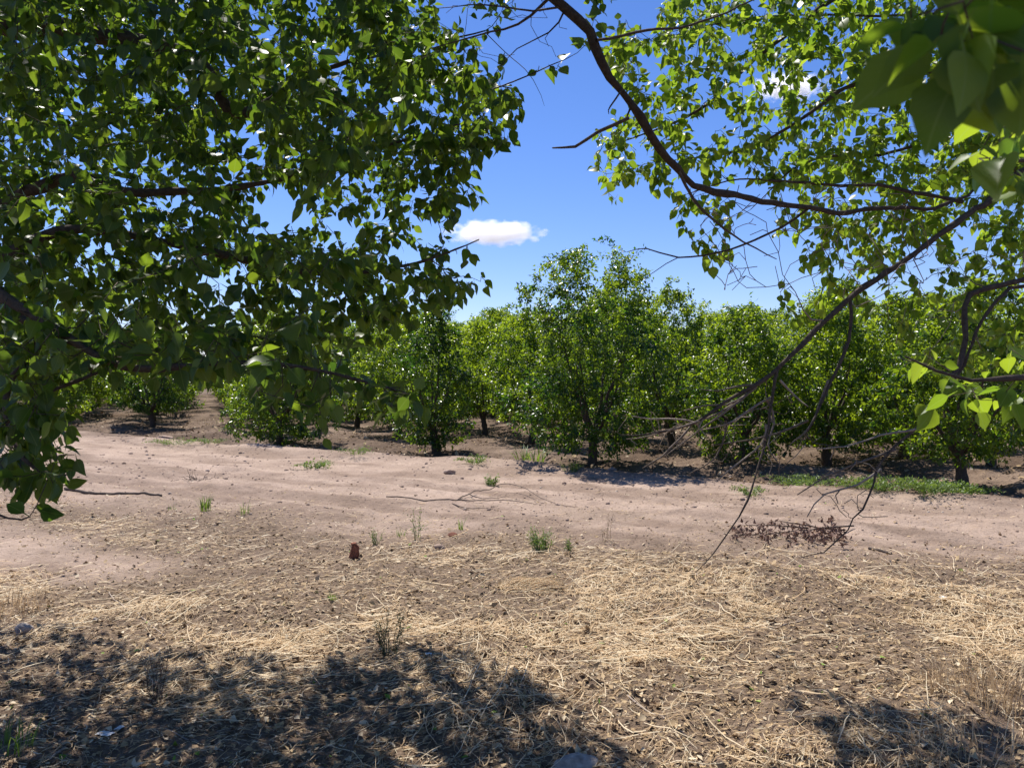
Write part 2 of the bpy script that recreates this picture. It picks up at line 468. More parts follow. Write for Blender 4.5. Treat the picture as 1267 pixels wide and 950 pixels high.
# where the ground lies in shade in the foreground (photo pixels)
SHADE = [[(-200, 752), (60, 765), (130, 795), (250, 808), (400, 826), (470, 806), (610, 808), (660, 855), (720, 900), (800, 960), (-200, 960)],
         [(955, 848), (1060, 860), (1150, 895), (1400, 935), (1400, 960), (1010, 960), (1000, 900)]]
def shade_ok(p, rng, stray=0.03):
    p = np.asarray(p, float)
    g = np.stack([p[:, 0] + SHX * p[:, 2], p[:, 1] + SHY * p[:, 2], np.zeros(len(p))], -1)
    px, py, _ = project(np.stack([g[:, 0], np.maximum(g[:, 1], .5), g[:, 2]], -1))
    out = (g[:, 1] < 3.12) | (px < -15) | (px > 1285)
    ins = inpoly(px, py, SHADE[0]) | inpoly(px, py, SHADE[1])
    leftpatch = (px < 380) & ins & (py < 900)
    pr = rng.random(len(p))
    return out | (ins & (~leftpatch | (pr < .75))) | (pr < stray)

def sample_mask(poly, d0, d1, n, rng, shade=True, weight=None, stray=0.03):
    xs, ys = [q[0] for q in poly], [q[1] for q in poly]
    res = []
    tries = 0
    while len(res) < n and tries < 80:
        tries += 1
        k = 2000
        px, py = rng.uniform(min(xs), max(xs), k), rng.uniform(min(ys), max(ys), k)
        d = rng.uniform(d0, d1, k)
        m = inpoly(px, py, poly)
        if weight is not None: m &= rng.random(k) < weight(px, py)
        pts = np.array([P(a, b, c) for a, b, c in zip(px[m], py[m], d[m])]).reshape(-1, 3)
        if shade and len(pts): pts = pts[shade_ok(pts, rng, stray)]
        res += list(pts)
    return np.array(res[:n])

def box_pts(lo, hi, n, rng, shade=True):
    p = rng.uniform(lo, hi, (n * 4, 3))
    if shade: p = p[shade_ok(p, rng, .0)]
    px, py, _ = project(p)
    vis = (p[:, 1] > .3) & (px > -20) & (px < 1290) & (py > -20) & (py < 960)
    return p[~vis][:n]

def twig_mesh(paths, name, mat, parent, rng, a=(0.2, 0.6)):
    mb = MB()
    for p, r in paths:
        mb.tube(p, r, 5 if r[0] > .005 else 4 if r[0] > .003 else 3, rng.uniform(*a))
    o = mb.build(name, mat, parent); o['kind'] = 'stuff'; return o

def limb_part(p, r, mat, parent, rng, name='limb', sides=8, a=.4):
    mb = MB()
    nz = rng.normal(0, 1, len(r)); rr = r * (1 + .10 * nz + .14 * np.maximum(0, rng.normal(0, 1, len(r)) - .8))
    mb.tube(p, rr, sides, a)
    if name == 'limb':       # spurs and broken stubs along the limb
        for i in range(2, len(p) - 2):
            if rng.random() < .22 and rr[i] > .003:
                d = unit(rng.normal(0, 1, 3)); l = rng.uniform(.015, .07); q = p[i] + np.linspace(0, 1, 4)[:, None] * d * l + rng.normal(0, .004, (4, 3)) * np.array([0, 1, 1, 1])[:, None]
                mb.tube(q, np.linspace(min(.45 * rr[i], .006), .0016, 4), 5, a)
    return mb.build(name, mat, parent)

def children_local(root):
    """meshes were built in world coordinates: move them into the frame of the thing's base"""
    l = Vector(root.location)
    for c in root.children:
        if c.type == 'MESH': c.data.transform(__import__('mathutils').Matrix.Translation(-l))
        for g in c.children:
            g.data.transform(__import__('mathutils').Matrix.Translation(-l))

# ------------------------------------------------------------------ left foreground tree
def left_tree():
    rng = np.random.default_rng(11)
    gz = float(ground_z(-3.7, 3.4))
    root = thing('apricot_tree', 'dark shady apricot tree overhanging the whole upper left of the view', 'tree', (-3.7, 3.4, gz))
    sk = Skeleton(rng)
    top = np.array([-3.45, 3.5, 2.0])
    def limb(pts, rad, **k):
        p, r = sk.limb(pts, rad, k.pop('rough', .006)); limb_part(p, r, M_BARK, root, rng, **k)
    p, r = densify([(-3.7, 3.4, gz - .1), (-3.72, 3.4, .5), (-3.6, 3.45, 1.3), top], [.21, .16, .14, .12]); limb_part(p, r, M_BARK, root, rng, 'trunk', 14)
    limb([top, P(-90, 60, 4.2), P(45, 32, 4.2), P(225, 66, 4.3), P(255, 88, 4.3), P(297, 140, 4.35), P(390, 90, 4.5), P(500, 62, 4.6), P(600, 40, 4.7)],
         [.10, .07, .055, .042, .036, .028, .016, .009, .004])
    limb([top, P(-70, 290, 3.9), P(75, 222, 3.9), P(150, 236, 3.95), P(300, 232, 4.0), P(450, 188, 4.2), P(575, 152, 4.3)], [.09, .045, .026, .022, .016, .009, .004])
    limb([top, P(-60, 340, 3.6), P(90, 285, 3.7), P(250, 310, 3.8), P(400, 338, 3.9), P(500, 330, 4.0), P(592, 296, 4.1)], [.08, .04, .024, .018, .012, .008, .003])
    limb([top, P(-120, 300, 3.0), P(30, 385, 2.7), P(150, 452, 2.6), P(280, 448, 2.55), P(390, 458, 2.5), P(500, 488, 2.45)], [.07, .03, .018, .012, .009, .006, .003])
    limb([top, P(-110, 330, 3.1), P(45, 410, 2.9), P(10, 470, 2.85), P(8, 525, 2.8), P(45, 580, 2.75), P(82, 590, 2.7)], [.06, .025, .013, .011, .008, .005, .003])
    limb([P(8, 522, 2.8), P(60, 488, 2.75), P(130, 458, 2.7), P(200, 440, 2.7)], [.008, .007, .005, .003])
    limb([P(-60, 470, 2.9), P(-50, 600, 2.5), P(10, 640, 2.4), P(35, 640, 2.4)], [.01, .006, .004, .002])
    # the long bare limb that arches over the gap of sky
    limb([top, (-2.4, 3.5, 3.5), (-1.0, 3.2, 3.75), (-.15, 3.0, 3.35), P(693, 0, 3.0), P(733, 62, 3.02), P(790, 148, 3.1), P(838, 208, 3.25), P(900, 238, 3.5), P(1000, 258, 3.8), P(1100, 262, 4.0), P(1185, 246, 4.2), P(1250, 205, 4.4)],
         [.09, .05, .035, .025, .021, .0185, .0175, .0165, .015, .013, .011, .008, .005], rough=.016, a=.25)
    bare = []
    def twig(pts, rad, rough=.006):
        q = sk.limb(pts, rad, rough); bare.append(q)
    twig([P(778, 146, 3.08), P(740, 160, 3.05), P(712, 180, 3.05), P(684, 183, 3.05)], [.008, .007, .006, .003])
    twig([P(738, 50, 3.0), P(800, 38, 3.1), P(865, 30, 3.3), P(950, -10, 3.5)], [.006, .006, .005, .003])
    twig([P(770, 110, 3.05), P(757, 132, 3.0), P(752, 140, 3.0)], [.004, .003, .0015])
    twig([P(840, 212, 3.25), P(870, 260, 3.3), P(920, 300, 3.4), P(960, 320, 3.5)], [.007, .006, .004, .002])
    twig([P(1000, 258, 3.8), P(950, 290, 3.8), P(900, 310, 3.75), P(840, 318, 3.7), P(800, 308, 3.7), P(775, 312, 3.7)], [.007, .006, .005, .004, .003, .0015])
    twig([P(840, 318, 3.7), P(810, 335, 3.7), P(785, 350, 3.7)], [.003, .0022, .0012])
    twig([P(690, -12, 3.0), P(640, 30, 3.1), P(590, 45, 3.2), P(535, 60, 3.3)], [.007, .005, .0035, .002])
    twig([P(700, 8, 3.0), P(660, 14, 3.0), P(600, 5, 3.1), P(545, 12, 3.2)], [.005, .004, .003, .0015])
    twig([P(700, 10, 3.0), P(680, 40, 3.0), P(640, 60, 3.0), P(610, 90, 3.05)], [.004, .003, .002, .0012])
    twig([P(560, 130, 4.0), P(620, 108, 4.0), P(680, 82, 4.0), P(715, 66, 4.0)], [.005, .004, .003, .0015])
    twig([P(600, 40, 4.7), P(660, 100, 4.5), P(675, 132, 4.5)], [.003, .002, .001])
    # limbs out of the picture that carry the roof of leaves over the viewer
    limb([top, (-2.2, 4.0, 4.2), (-.8, 4.4, 4.7), (.4, 4.3, 4.5)], [.09, .05, .03, .01])
    limb([top, (-2.0, 2.0, 3.3), (-.5, .4, 3.5), (1.0, -.8, 3.6)], [.08, .05, .03, .01])
    rng2 = np.random.default_rng(5)
    # fine dead twigs in the sky gap, without leaves
    dead = sk.grow(np.array([P(rng2.uniform(525, 700), rng2.uniform(-20, 70), rng2.uniform(2.9, 3.3)) for _ in range(34)]), .0011, .05, .02, .006)
    main = [(-10, -60), (505, -60), (525, 10), (590, 50), (646, 100), (640, 168), (600, 200), (596, 242), (548, 268), (510, 262), (520, 300), (565, 320), (602, 340), (598, 362),
            (545, 372), (520, 400), (460, 425), (420, 452), (330, 470), (230, 470), (90, 470), (-10, 470)]
    def w(px, py):
        f = np.where(px > 480, .95, 1.0)
        hole = np.clip(.6 * fbm(px, py, .016, 2, 91) + .10, 0, 1) + blob(px, py, 330, 262, 40, 22) * .8 + blob(px, py, 420, 260, 60, 30) * .6 
        return np.clip(f * (1 - hole), 0, 1)
    g1 = sk.grow(sample_mask(main, 3.4, 6.7, 1650, rng, True, w))
    g1n = sk.grow(sample_mask([(-10, -60), (470, -60), (500, 120), (480, 220), (440, 330), (380, 420), (250, 440), (-10, 450)], 2.5, 3.6, 200, rng, True, w))
    g1 += g1n
    low = [(-10, 385), (60, 372), (200, 392), (330, 400), (440, 425), (515, 492), (505, 505), (440, 475), (405, 480), (398, 540), (380, 530), (350, 480), (275, 455), (200, 462), (80, 448), (-10, 480)]
    g2 = sk.grow(sample_mask(low, 2.2, 3.2, 105, rng, True))
    corner = [(-10, 380), (80, 380), (75, 430), (66, 500), (98, 535), (90, 585), (60, 600), (-10, 602)]
    g2 += sk.grow(np.array([P(a, b, 2.45) for a, b in ((385, 495), (392, 515), (396, 538), (380, 480), (410, 490), (450, 480), (470, 488), (490, 494), (508, 498), (516, 500), (430, 470), (330, 470), (300, 462))]))
    g3 = sk.grow(sample_mask(corner, 2.4, 3.3, 150, rng, True))
    g3 += sk.grow(np.array([P(30, 640, 2.4), P(12, 652, 2.4)]))
    tip = sk.grow(sample_mask([(500, 40), (585, 70), (640, 110), (632, 165), (590, 195), (585, 240), (545, 262), (500, 260)], 3.9, 4.5, 70, rng, False))
    tip += sk.grow(np.array([P(596, 352, 4.1), P(572, 338, 4.1), P(545, 345, 4.1), P(530, 300, 4.1), P(540, 250, 4.2), P(560, 215, 4.2), P(575, 245, 4.2), P(548, 268, 4.2), P(600, 165, 4.2), P(632, 128, 4.2), P(600, 130, 4.2), P(570, 90, 4.3), P(600, 345, 4.1), P(580, 312, 4.1), P(560, 350, 4.0), P(590, 290, 4.1), P(628, 150, 4.2), P(618, 96, 4.2), P(650, 92, 4.0), P(690, 80, 4.0), P(718, 64, 4.0), P(665, 78, 4.0), P(640, 120, 4.2), P(575, 190, 4.2), P(585, 230, 4.2)]))
    g4 = sk.grow(box_pts((-3.4, 3.0, 3.2), (.6, 6.4, 5.0), 700, rng))
    g5 = sk.grow(box_pts((-3.6, -3.5, 2.6), (2.6, 3.0, 4.0), 1100, rng))
    def keep(p):
        px, py, _ = project(p)
        return shade_ok(p, rng, .12) & ~((p[:, 1] > .3) & (p[:, 1] < 2.0) & (px > 0) & (px < 1267) & (py > -10) & (py < 960))
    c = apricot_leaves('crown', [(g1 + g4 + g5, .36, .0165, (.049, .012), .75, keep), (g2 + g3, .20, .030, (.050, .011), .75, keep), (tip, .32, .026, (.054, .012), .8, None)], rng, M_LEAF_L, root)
    twig_mesh(g1 + g2 + g3 + g4 + g5 + tip, 'twigs', M_BARK, root, rng)
    twig_mesh(dead + bare, 'dead_twigs', M_BARK, root, rng)
    children_local(root)
    print('left tree leaves', len(c.data.vertices) // 18)

# ------------------------------------------------------------------ right foreground tree
def right_tree():
    rng = np.random.default_rng(23)
    gz = float(ground_z(4.5, 4.7))
    root = thing('apricot_tree', 'sunlit apricot tree with bare drooping branches hanging in from the right', 'tree', (4.5, 4.7, gz))
    sk = Skeleton(rng)
    top = np.array([4.35, 4.7, 1.7])
    def limb(pts, rad, **k):
        p, r = sk.limb(pts, rad, k.pop('rough', .006)); limb_part(p, r, M_BARK, root, rng, **k)
    p, r = densify([(4.5, 4.7, gz - .1), (4.52, 4.7, .5), (4.4, 4.7, 1.2), top], [.20, .15, .13, .11]); limb_part(p, r, M_BARK, root, rng, 'trunk', 14)
    limb([top, P(1400, 40, 5.2), P(1250, 70, 5.2), P(1105, 97, 5.1), P(1045, 110, 5.1), P(985, 152, 5.0), P(910, 188, 5.0), P(820, 200, 4.9)], [.09, .04, .024, .018, .014, .010, .007, .003])
    limb([top, (3.3, 5.0, 3.9), P(1150, -70, 5.3), P(1030, 0, 5.2), P(935, 73, 5.1), P(860, 140, 5.0), P(770, 175, 5.0)], [.09, .05, .028, .018, .013, .008, .003])
    limb([top, P(1330, 215, 4.5), P(1205, 262, 4.2), P(1150, 300, 4.1), P(1060, 362, 4.0), P(985, 438, 3.92), P(940, 474, 3.88), P(870, 515, 3.85), P(800, 535, 3.82), P(770, 536, 3.8)],
         [.06, .024, .0165, .0155, .0135, .012, .010, .007, .004, .002], rough=.013)
    limb([top, P(1310, 325, 4.3), P(1262, 346, 4.1), P(1202, 362, 4.0), P(1192, 400, 3.95), P(1190, 440, 3.9), P(1160, 505, 3.8), P(1108, 556, 3.7), P(1075, 612, 3.6), P(1052, 655, 3.55), P(1020, 680, 3.5), P(985, 690, 3.5)],
         [.05, .020, .0145, .0135, .013, .012, .009, .006, .0045, .0035, .0025, .0015], rough=.018)
    limb([top, P(1320, 360, 4.2), P(1262, 352, 4.1), P(1225, 385, 4.0), P(1190, 450, 3.95), P(1165, 490, 3.9)], [.05, .014, .010, .009, .007, .004], rough=.014)
    limb([P(1052, 372, 4.0), P(1050, 420, 3.95), P(1030, 470, 3.9), P(1005, 520, 3.85), P(990, 545, 3.85)], [.010, .009, .007, .004, .002])
    limb([P(962, 455, 3.9), P(955, 500, 3.85), P(948, 545, 3.8), P(925, 620, 3.7), P(893, 672, 3.65), P(862, 708, 3.6)], [.009, .007, .006, .005, .0035, .0015])
    limb([P(1192, 250, 4.25), P(1100, 232, 4.4), P(1010, 228, 4.5), P(915, 222, 4.6), P(850, 240, 4.6)], [.012, .010, .008, .005, .002])
    limb([P(1250, 70, 5.2), P(1180, 150, 5.2), P(1100, 190, 5.2), P(1000, 200, 5.1), P(930, 260, 5.1)], [.014, .011, .009, .006, .002])
    limb([P(1250, 70, 5.2), P(1200, 20, 5.4), P(1080, 20, 5.5), P(960, 20, 5.5), P(830, 40, 5.5)], [.014, .011, .009, .006, .002])
    # branch that comes towards the viewer at upper right, and its low neighbours
    limb([top, (2.4, 2.2, 2.75), P(1400, -40, 1.25), P(1290, 0, .95), P(1200, 25, .85), P(1130, 40, .8)], [.06, .03, .010, .006, .004, .002])
    limb([(2.4, 2.2, 2.75), P(1420, 150, 1.6), P(1300, 190, 1.4), P(1225, 195, 1.35)], [.02, .008, .005, .002])
    limb([top, P(1420, 420, 2.6), P(1310, 455, 2.1), P(1200, 470, 2.0), P(1120, 440, 2.0)], [.05, .015, .008, .005, .002])
    limb([top, (3.4, 3.4, 4.0), (2.2, 1.6, 4.3), (1.5, -.4, 4.2)], [.08, .05, .03, .01])
    # bare twigs
    r3 = np.random.default_rng(9)
    def fan(poly, n, d0, d1, tr=.0021, tp=.016):
        return sk.grow(sample_mask(poly, d0, d1, n, r3, False), tr, .075, .012, tp, .55)
    dead = fan([(760, 515), (850, 500), (940, 470), (1000, 480), (980, 560), (900, 575), (800, 570)], 52, 3.7, 4.0)
    for pts in ([(936, 479), (888, 510), (844, 527), (800, 540), (775, 543)], [(866, 527), (848, 520), (804, 519), (780, 514)], [(930, 482), (892, 514), (850, 545), (822, 564)], [(855, 527), (822, 562), (796, 578)],
                [(957, 490), (922, 510), (895, 524), (862, 534)], [(898, 520), (897, 535), (885, 566), (852, 586)], [(948, 525), (944, 547), (903, 580), (888, 596)], [(1025, 470), (1010, 514), (993, 536), (975, 552)],
                [(950, 495), (958, 522), (950, 548), (962, 570)], [(940, 476), (915, 478), (890, 484), (866, 482)], [(925, 488), (900, 500), (872, 502), (845, 508)], [(965, 470), (985, 490), (1000, 505)], [(1000, 520), (960, 535), (920, 545), (880, 552)],
                [(1108, 556), (1060, 575), (1020, 590), (985, 612)], [(1090, 580), (1060, 600), (1020, 612), (1000, 640)], [(1140, 530), (1090, 540), (1045, 552), (1010, 556)]):
        dd = 3.9 if pts[0][0] < 1030 else 3.72
        dead.append(sk.limb([P(a, b, dd - .05 * i * r3.random()) for i, (a, b) in enumerate(pts)], np.linspace(.0065, .0024, len(pts)), .007))
    dead += fan([(930, 540), (1010, 520), (1060, 560), (960, 640)], 14, 3.6, 3.9)
    dead += fan([(1000, 590), (1080, 540), (1140, 530), (1100, 640), (1040, 660)], 24, 3.5, 3.8)
    dead += fan([(1080, 340), (1190, 330), (1240, 420), (1180, 480), (1060, 420)], 30, 3.8, 4.3)
    dead += fan([(850, 230), (1150, 230), (1150, 340), (900, 380)], 140, 3.6, 4.4)
    dead += fan([(1130, 300), (1267, 300), (1267, 350), (1150, 370)], 14, 3.9, 4.4)
    canopy = [(738, 60), (760, 30), (800, 10), (860, -50), (1280, -50), (1280, 325), (1210, 325), (1140, 300), (1080, 330), (1040, 350), (965, 315), (930, 300), (900, 330), (850, 330), (830, 270), (800, 245), (775, 235), (738, 268), (732, 200), (735, 160), (770, 140), (770, 110)]
    def w(px, py):
        return np.clip(np.where(py > 230, np.where(px > 1020, .95, .5), 1.0) * (1 - .5 * blob(px, py, 940, 100, 40, 30)), 0, 1)
    g1 = sk.grow(sample_mask(canopy, 4.4, 6.4, 1060, rng, True, w, .05))
    g1 += sk.grow(sample_mask([(950, 320), (1100, 315), (1075, 395), (985, 390)], 4.2, 5.0, 16, rng, False))
    g1 += sk.grow(sample_mask([(1180, 340), (1280, 350), (1280, 430), (1190, 420)], 4.6, 5.6, 18, rng, False))
    gm = sk.grow(sample_mask([(1050, 345), (1130, 310), (1280, 330), (1280, 480), (1180, 460), (1100, 430)], 4.0, 5.4, 62, rng, False))
    g4 = sk.grow(box_pts((.8, 2.5, 3.5), (4.2, 6.2, 4.9), 300, rng))
    near = sk.grow(sample_mask([(1110, -20), (1290, -20), (1290, 90), (1210, 75), (1150, 55)], .62, .85, 26, rng, False), .0012, .04, .008, .005)
    g4 += sk.grow(rng.uniform((-.45, .75, 2.55), (.55, 1.7, 3.3), (240, 3)))  # unseen leaf cluster added towards the sun to shade the near leaves
    near2 = sk.grow(sample_mask([(1205, 135), (1290, 120), (1290, 215), (1210, 215)], 1.15, 1.45, 9, rng, False), .0012, .04, .01, .005)
    near3 = sk.grow(sample_mask([(1105, 430), (1290, 430), (1290, 510), (1160, 525), (1110, 470)], 2.0, 2.7, 15, rng, False), .0012, .04, .01, .005)
    def keep(p):
        px, py, _ = project(p)
        return shade_ok(p, rng, .25) & ~((p[:, 1] > .2) & (p[:, 1] < 2.5) & (px > -10) & (px < 1280) & (py > -10) & (py < 960))
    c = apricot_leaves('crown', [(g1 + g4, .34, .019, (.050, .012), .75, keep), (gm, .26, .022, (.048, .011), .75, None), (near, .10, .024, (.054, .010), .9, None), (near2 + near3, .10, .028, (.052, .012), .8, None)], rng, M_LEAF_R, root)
    twig_mesh(g1 + g4 + gm + near + near2 + near3, 'twigs', M_BARK, root, rng)
    twig_mesh(dead, 'dead_twigs', M_DEADWOOD, root, rng, (.1, .9))
    children_local(root)
    print('right tree leaves', len(c.data.vertices) // 18)

# ------------------------------------------------------------------ orchard trees
def orchard_tree(root, seed, H, W, nt=300, leaders=3, skirt=.35, tone=0.0, two=False):
    nt = int(nt * 2.5); W *= 1.13; skirt = max(.12, skirt - .10)
    """trunk, limbs and crown at the origin, under root"""
    rng = np.random.default_rng(seed)
    sk = Skeleton(rng)
    mb = MB()
    fork = rng.uniform(.40, .55)
    lean = rng.normal(0, .05, 2)
    p, r = densify([(0, 0, -.12), (lean[0] * .4, lean[1] * .4, .2), (lean[0], lean[1], fork)], [.105, .08, .075])
    r = r * (1 + .08 * rng.normal(0, 1, len(r))); mb.tube(p, r, 9, .25); tp = p[-1]
    n = rng.integers(5, 8)
    limbs = []
    for i in range(n):
        th = 2 * math.pi * (i + rng.uniform(-.3, .3)) / n
        reach = W * rng.uniform(.35, .7); hh = H * rng.uniform(.5, .74)
        if two and i in (0, n // 2): reach = W * .45; hh = H * .8; th = 0 if i else math.pi
        a = np.array([math.cos(th), math.sin(th), 0])
        q, rr = sk.limb([tp, tp + a * reach * .45 + [0, 0, (hh - fork) * .3], tp + a * reach * .85 + [0, 0, (hh - fork) * .65], tp + a * reach + [0, 0, hh - fork]],
                        [.042, .028, .016, .005], .018)
        mb.tube(q, rr, 6, .3)
    # crown envelope with lobes
    ph = rng.uniform(0, 6.28, 6)
    def env(z, th):
        u = np.clip((z - skirt) / (H - skirt), 0, 1)
        b = np.interp(u, [0, .12, .35, .6, .8, 1], [.80, .98, 1.0, .95, .80, .36] if two else [.62, .92, 1.0, .90, .64, .20])
        b = b * (1 + .18 * np.sin(2 * th + ph[0] + 3 * z) + .14 * np.sin(3 * th + ph[1] - 2.2 * z) + .08 * np.sin(5 * th + ph[2] + 4 * z))
        return W * b
    ts = []
    while len(ts) < nt:
        z = rng.uniform(skirt, H); th = rng.uniform(0, 6.283)
        rr = env(z, th) * math.sqrt(rng.uniform(.12, 1.0))
        ts.append((tp[0] * .6 + rr * math.cos(th), tp[1] * .6 + rr * math.sin(th), z))
    ts = np.array(ts)
    if two:   # notch between two leaders
        k = (np.abs(ts[:, 0] - .1) < .28 * np.clip((ts[:, 2] - .72 * H) / (.28 * H), 0, 1)) & (ts[:, 2] > .72 * H)
        ts = ts[~k]
    g = sk.grow(ts, .002, .10, .04, .010, .5)
    # upright water shoots that break the outline
    up = []
    for k in range(leaders * 8):
        th = rng.uniform(0, 6.283); rr = W * rng.uniform(.05, .75); z = H * rng.uniform(.82, 1.0) + rng.uniform(0, .28) - .12 * rr / W * H * .5
        up.append((rr * math.cos(th), rr * math.sin(th), z))
    g2 = sk.grow(np.array(up), .002, .10, .02, .008, .5)
    for q, rr in g + g2: mb.tube(q, rr, 3, rng.uniform(.2, .5))
    trunk = mb.build('trunk', M_BARK, root)
    pos, tan = leaf_sites(g + g2, rng, .55, .0095, .036)
    N = len(pos)
    side = unit(np.cross(tan, rng.normal(0, 1, (N, 3))))
    ax = unit(.8 * side + .5 * tan + np.array([0, 0, -.25]) + rng.normal(0, .3, (N, 3)))
    hint = unit(np.array([0, 0, .9]) + side * .3 + rng.normal(0, .55, (N, 3)))
    sz = np.clip(rng.normal(.070, .014, N), .03, .11)
    # sunlit yellow tops and shaded clumps are put into the leaf tint
    clump = .5 + fbm(pos[:, 0] + 3 * pos[:, 2], pos[:, 1] - 2 * pos[:, 2], 2.2, 2, seed)
    tint = np.clip(.50 * rng.beta(2, 3, N) + .80 * clump - .25 + tone + .22 * np.clip(pos[:, 2] / H - .55, 0, .5), 0, 1)
    crown = leaves('crown', pos, ax, hint, sz, rng.uniform(.42, .60, N), rng.uniform(.1, .5, N), rng.uniform(-.05, .25, N), tint, M_LEAF_O, TM_S, root)
    return N

AX, PE = np.array([-.37, .93]), np.array([.93, .37])
GRP_FRONT, GRP_BACK = 'orchard trees along the dirt track', 'orchard trees in the rows behind'
FRONT = [   # photo pixel of the trunk's foot, height, half width, options, label
    ((733, 573), 3.95, 1.2, dict(nt=540, tone=-.16, two=True, leaders=3, skirt=.45), 'tallest orchard tree with two peaks, right of centre beside the dirt track'),
    ((541, 558), 2.95, .72, dict(nt=280, skirt=.15, tone=-.16), 'narrow dark columnar orchard tree with skirt to the ground, left of the tallest tree'),
    ((656, 548), 3.15, 1.05, dict(nt=320, skirt=.6), 'orchard tree with clear dark trunk just left of and behind the tallest tree'),
    ((601, 537), 3.05, 1.1, dict(nt=320, skirt=.7, tone=.12), 'pale green orchard tree on bare dark trunk behind the narrow columnar tree'),
    ((494, 539), 2.95, 1.1, dict(nt=330, skirt=.5, tone=.06), 'orchard tree with short dark trunk just left of the narrow columnar tree'),
    ((441, 527), 3.05, 1.2, dict(nt=340, skirt=.35), 'orchard tree second to the left of the narrow columnar tree, half behind overhanging leaves'),
    ((346, 548), 2.75, 1.08, dict(nt=380, skirt=.2, tone=-.12), 'wide bushy orchard tree with leaves down to the ground, right side of the open lane'),
    ((190, 528), 2.8, 1.15, dict(nt=360, skirt=.6, tone=-.12), 'dark low orchard tree at the left side of the open lane'),
    ((831, 556), 3.3, 1.05, dict(nt=300, skirt=.5), 'orchard tree immediately right of and behind the tallest tree'),
    ((918, 572), 2.75, 1.0, dict(nt=320, skirt=.2, tone=.04), 'bushy orchard tree behind the fan of bare dead twigs'),
    ((1023, 572), 3.05, 1.05, dict(nt=320, skirt=.4, tone=.05), 'orchard tree above the green weed mat, behind the drooping bare branch'),
    ((1191, 600), 2.75, .95, dict(nt=320, skirt=.5), 'orchard tree with thick dark trunk at the far right edge of the track'),
    ((1225, 577), 3.2, 1.05, dict(nt=300, skirt=.5, tone=.05), 'orchard tree one row behind the thick trunk at far right'),
    ((1118, 570), 3.0, 1.05, dict(nt=300, skirt=.4, tone=.1), 'yellow green orchard tree between the two trunks at the right'),
]

def build_orchard():
    spots = []
    protos = []
    for i, ((px, py), H, W, opt, label) in enumerate(FRONT):
        x, y = G(px, py)
        root = thing('orchard_tree', label, 'tree', (x, y, float(ground_z(x, y))), GRP_FRONT)
        n = orchard_tree(root, 100 + i, H, W, **opt)
        spots.append((x, y)); protos.append(root)
    rng = np.random.default_rng(77)
    cols = {-13.5: 38, -10.5: 35, -7.5: 31, -4.4: 28.5, -1.35: 26.4, 1.86: 19.3, 4.6: 15.7, 7.0: 12.3, 9.8: 14.4, 12.7: 12.9, 15.4: 10.0, 18.2: 9, 21: 8}
    base = [protos[k] for k in (2, 3, 4, 5, 8, 10, 12, 13)]
    for p, t0 in cols.items():
        for k in range(0, 15):
            t = t0 + 3.3 * k
            x, y = p * PE + t * AX + rng.normal(0, .18, 2)
            if y < 9 or y > 72 or abs(x / y) > .72: continue
            if any((x - a) ** 2 + (y - b) ** 2 < 2.0 ** 2 for a, b in spots): continue
            spots.append((x, y))
            src = base[rng.integers(len(base))]
            o = src.copy(); COL.objects.link(o)
            s = rng.uniform(.95, 1.12) * (1 + .16 * float(sstep(18, 30, y)))
            o.location = (x, y, float(ground_z(x, y))); o.rotation_euler = (0, 0, rng.uniform(0, 6.28)); o.scale = (s, s, s * rng.uniform(.86, 1.14))
            o['group'] = GRP_BACK
            o['label'] = BACK_LABEL(p, x, y)
            for c in src.children:
                q = c.copy(); COL.objects.link(q); q.parent = o
    print('orchard trees', len(spots))
    global SPOTS; SPOTS = spots

def BACK_LABEL(p, x, y):
    px = 633 + 975 * x / y
    if p < 0: return 'leafy orchard tree deeper in the rows behind the front trees, left of the open lane'
    if px < 720: return 'leafy orchard tree deeper in the rows, between the open lane and the tallest tree'
    return 'leafy orchard tree deeper in the rows, behind the front trees right of the tallest'

# ------------------------------------------------------------------ ground litter
def ribbons(pos, ang, length, width, bend, lift, tilt, tint, rng, name, mat):
    """thin V-section stalks lying about: 4 stations, 3 verts each"""
    N = len(pos); K = 5
    u = np.linspace(-.5, .5, K)[None]
    d = np.stack([np.cos(ang), np.sin(ang)], -1); n = np.stack([-d[:, 1], d[:, 0]], -1)
    along = u * length[:, None]; side = bend[:, None] * (u ** 2 - .08) * length[:, None] + (rng.normal(0, .014, (N, K)) * length[:, None])
    x = pos[:, 0, None] + along * d[:, 0, None] + side * n[:, 0, None]
    y = pos[:, 1, None] + along * d[:, 1, None] + side * n[:, 1, None]
    z = ground_z(x, y) + lift[:, None] + (u + .5) * (tilt * length)[:, None]
    c = np.stack([x, y, z], -1)
    w = width[:, None] * np.array([.7, 1, 1, .9, .35])[None]
    nn = np.concatenate([n, np.zeros((N, 1))], 1)[:, None]
    A = c + nn * w[..., None]; C = c - nn * w[..., None]; B = c + np.array([0, 0, 1.0]) * w[..., None] * 1.1
    V = np.stack([A, B, C], 2).reshape(-1, 3)
    off = (np.arange(N) * K * 3)[:, None]
    Q = []
    for k in range(K - 1):
        b = k * 3
        Q += [[b, b + 1, b + 4, b + 3], [b + 1, b + 2, b + 5, b + 4]]
    Q = (np.array(Q)[None] + off[..., None]).reshape(-1, 4)
    return mesh(name, V, [Q], mat, None, {'tint': np.repeat(tint, K * 3)})

def scatter(n, fn, rng, lo=(-7, 2.4), hi=(7, 14)):
    out = []
    while sum(len(o) for o in out) < n:
        # even in picture space: more samples near
        y = np.exp(rng.uniform(math.log(lo[1]), math.log(hi[1]), 60000)); x = rng.uniform(-.72, .72, 60000) * y
        k = rng.random(60000) < fn(x, y)
        out.append(np.stack([x[k], y[k]], -1))
    return np.vstack(out)[:n]

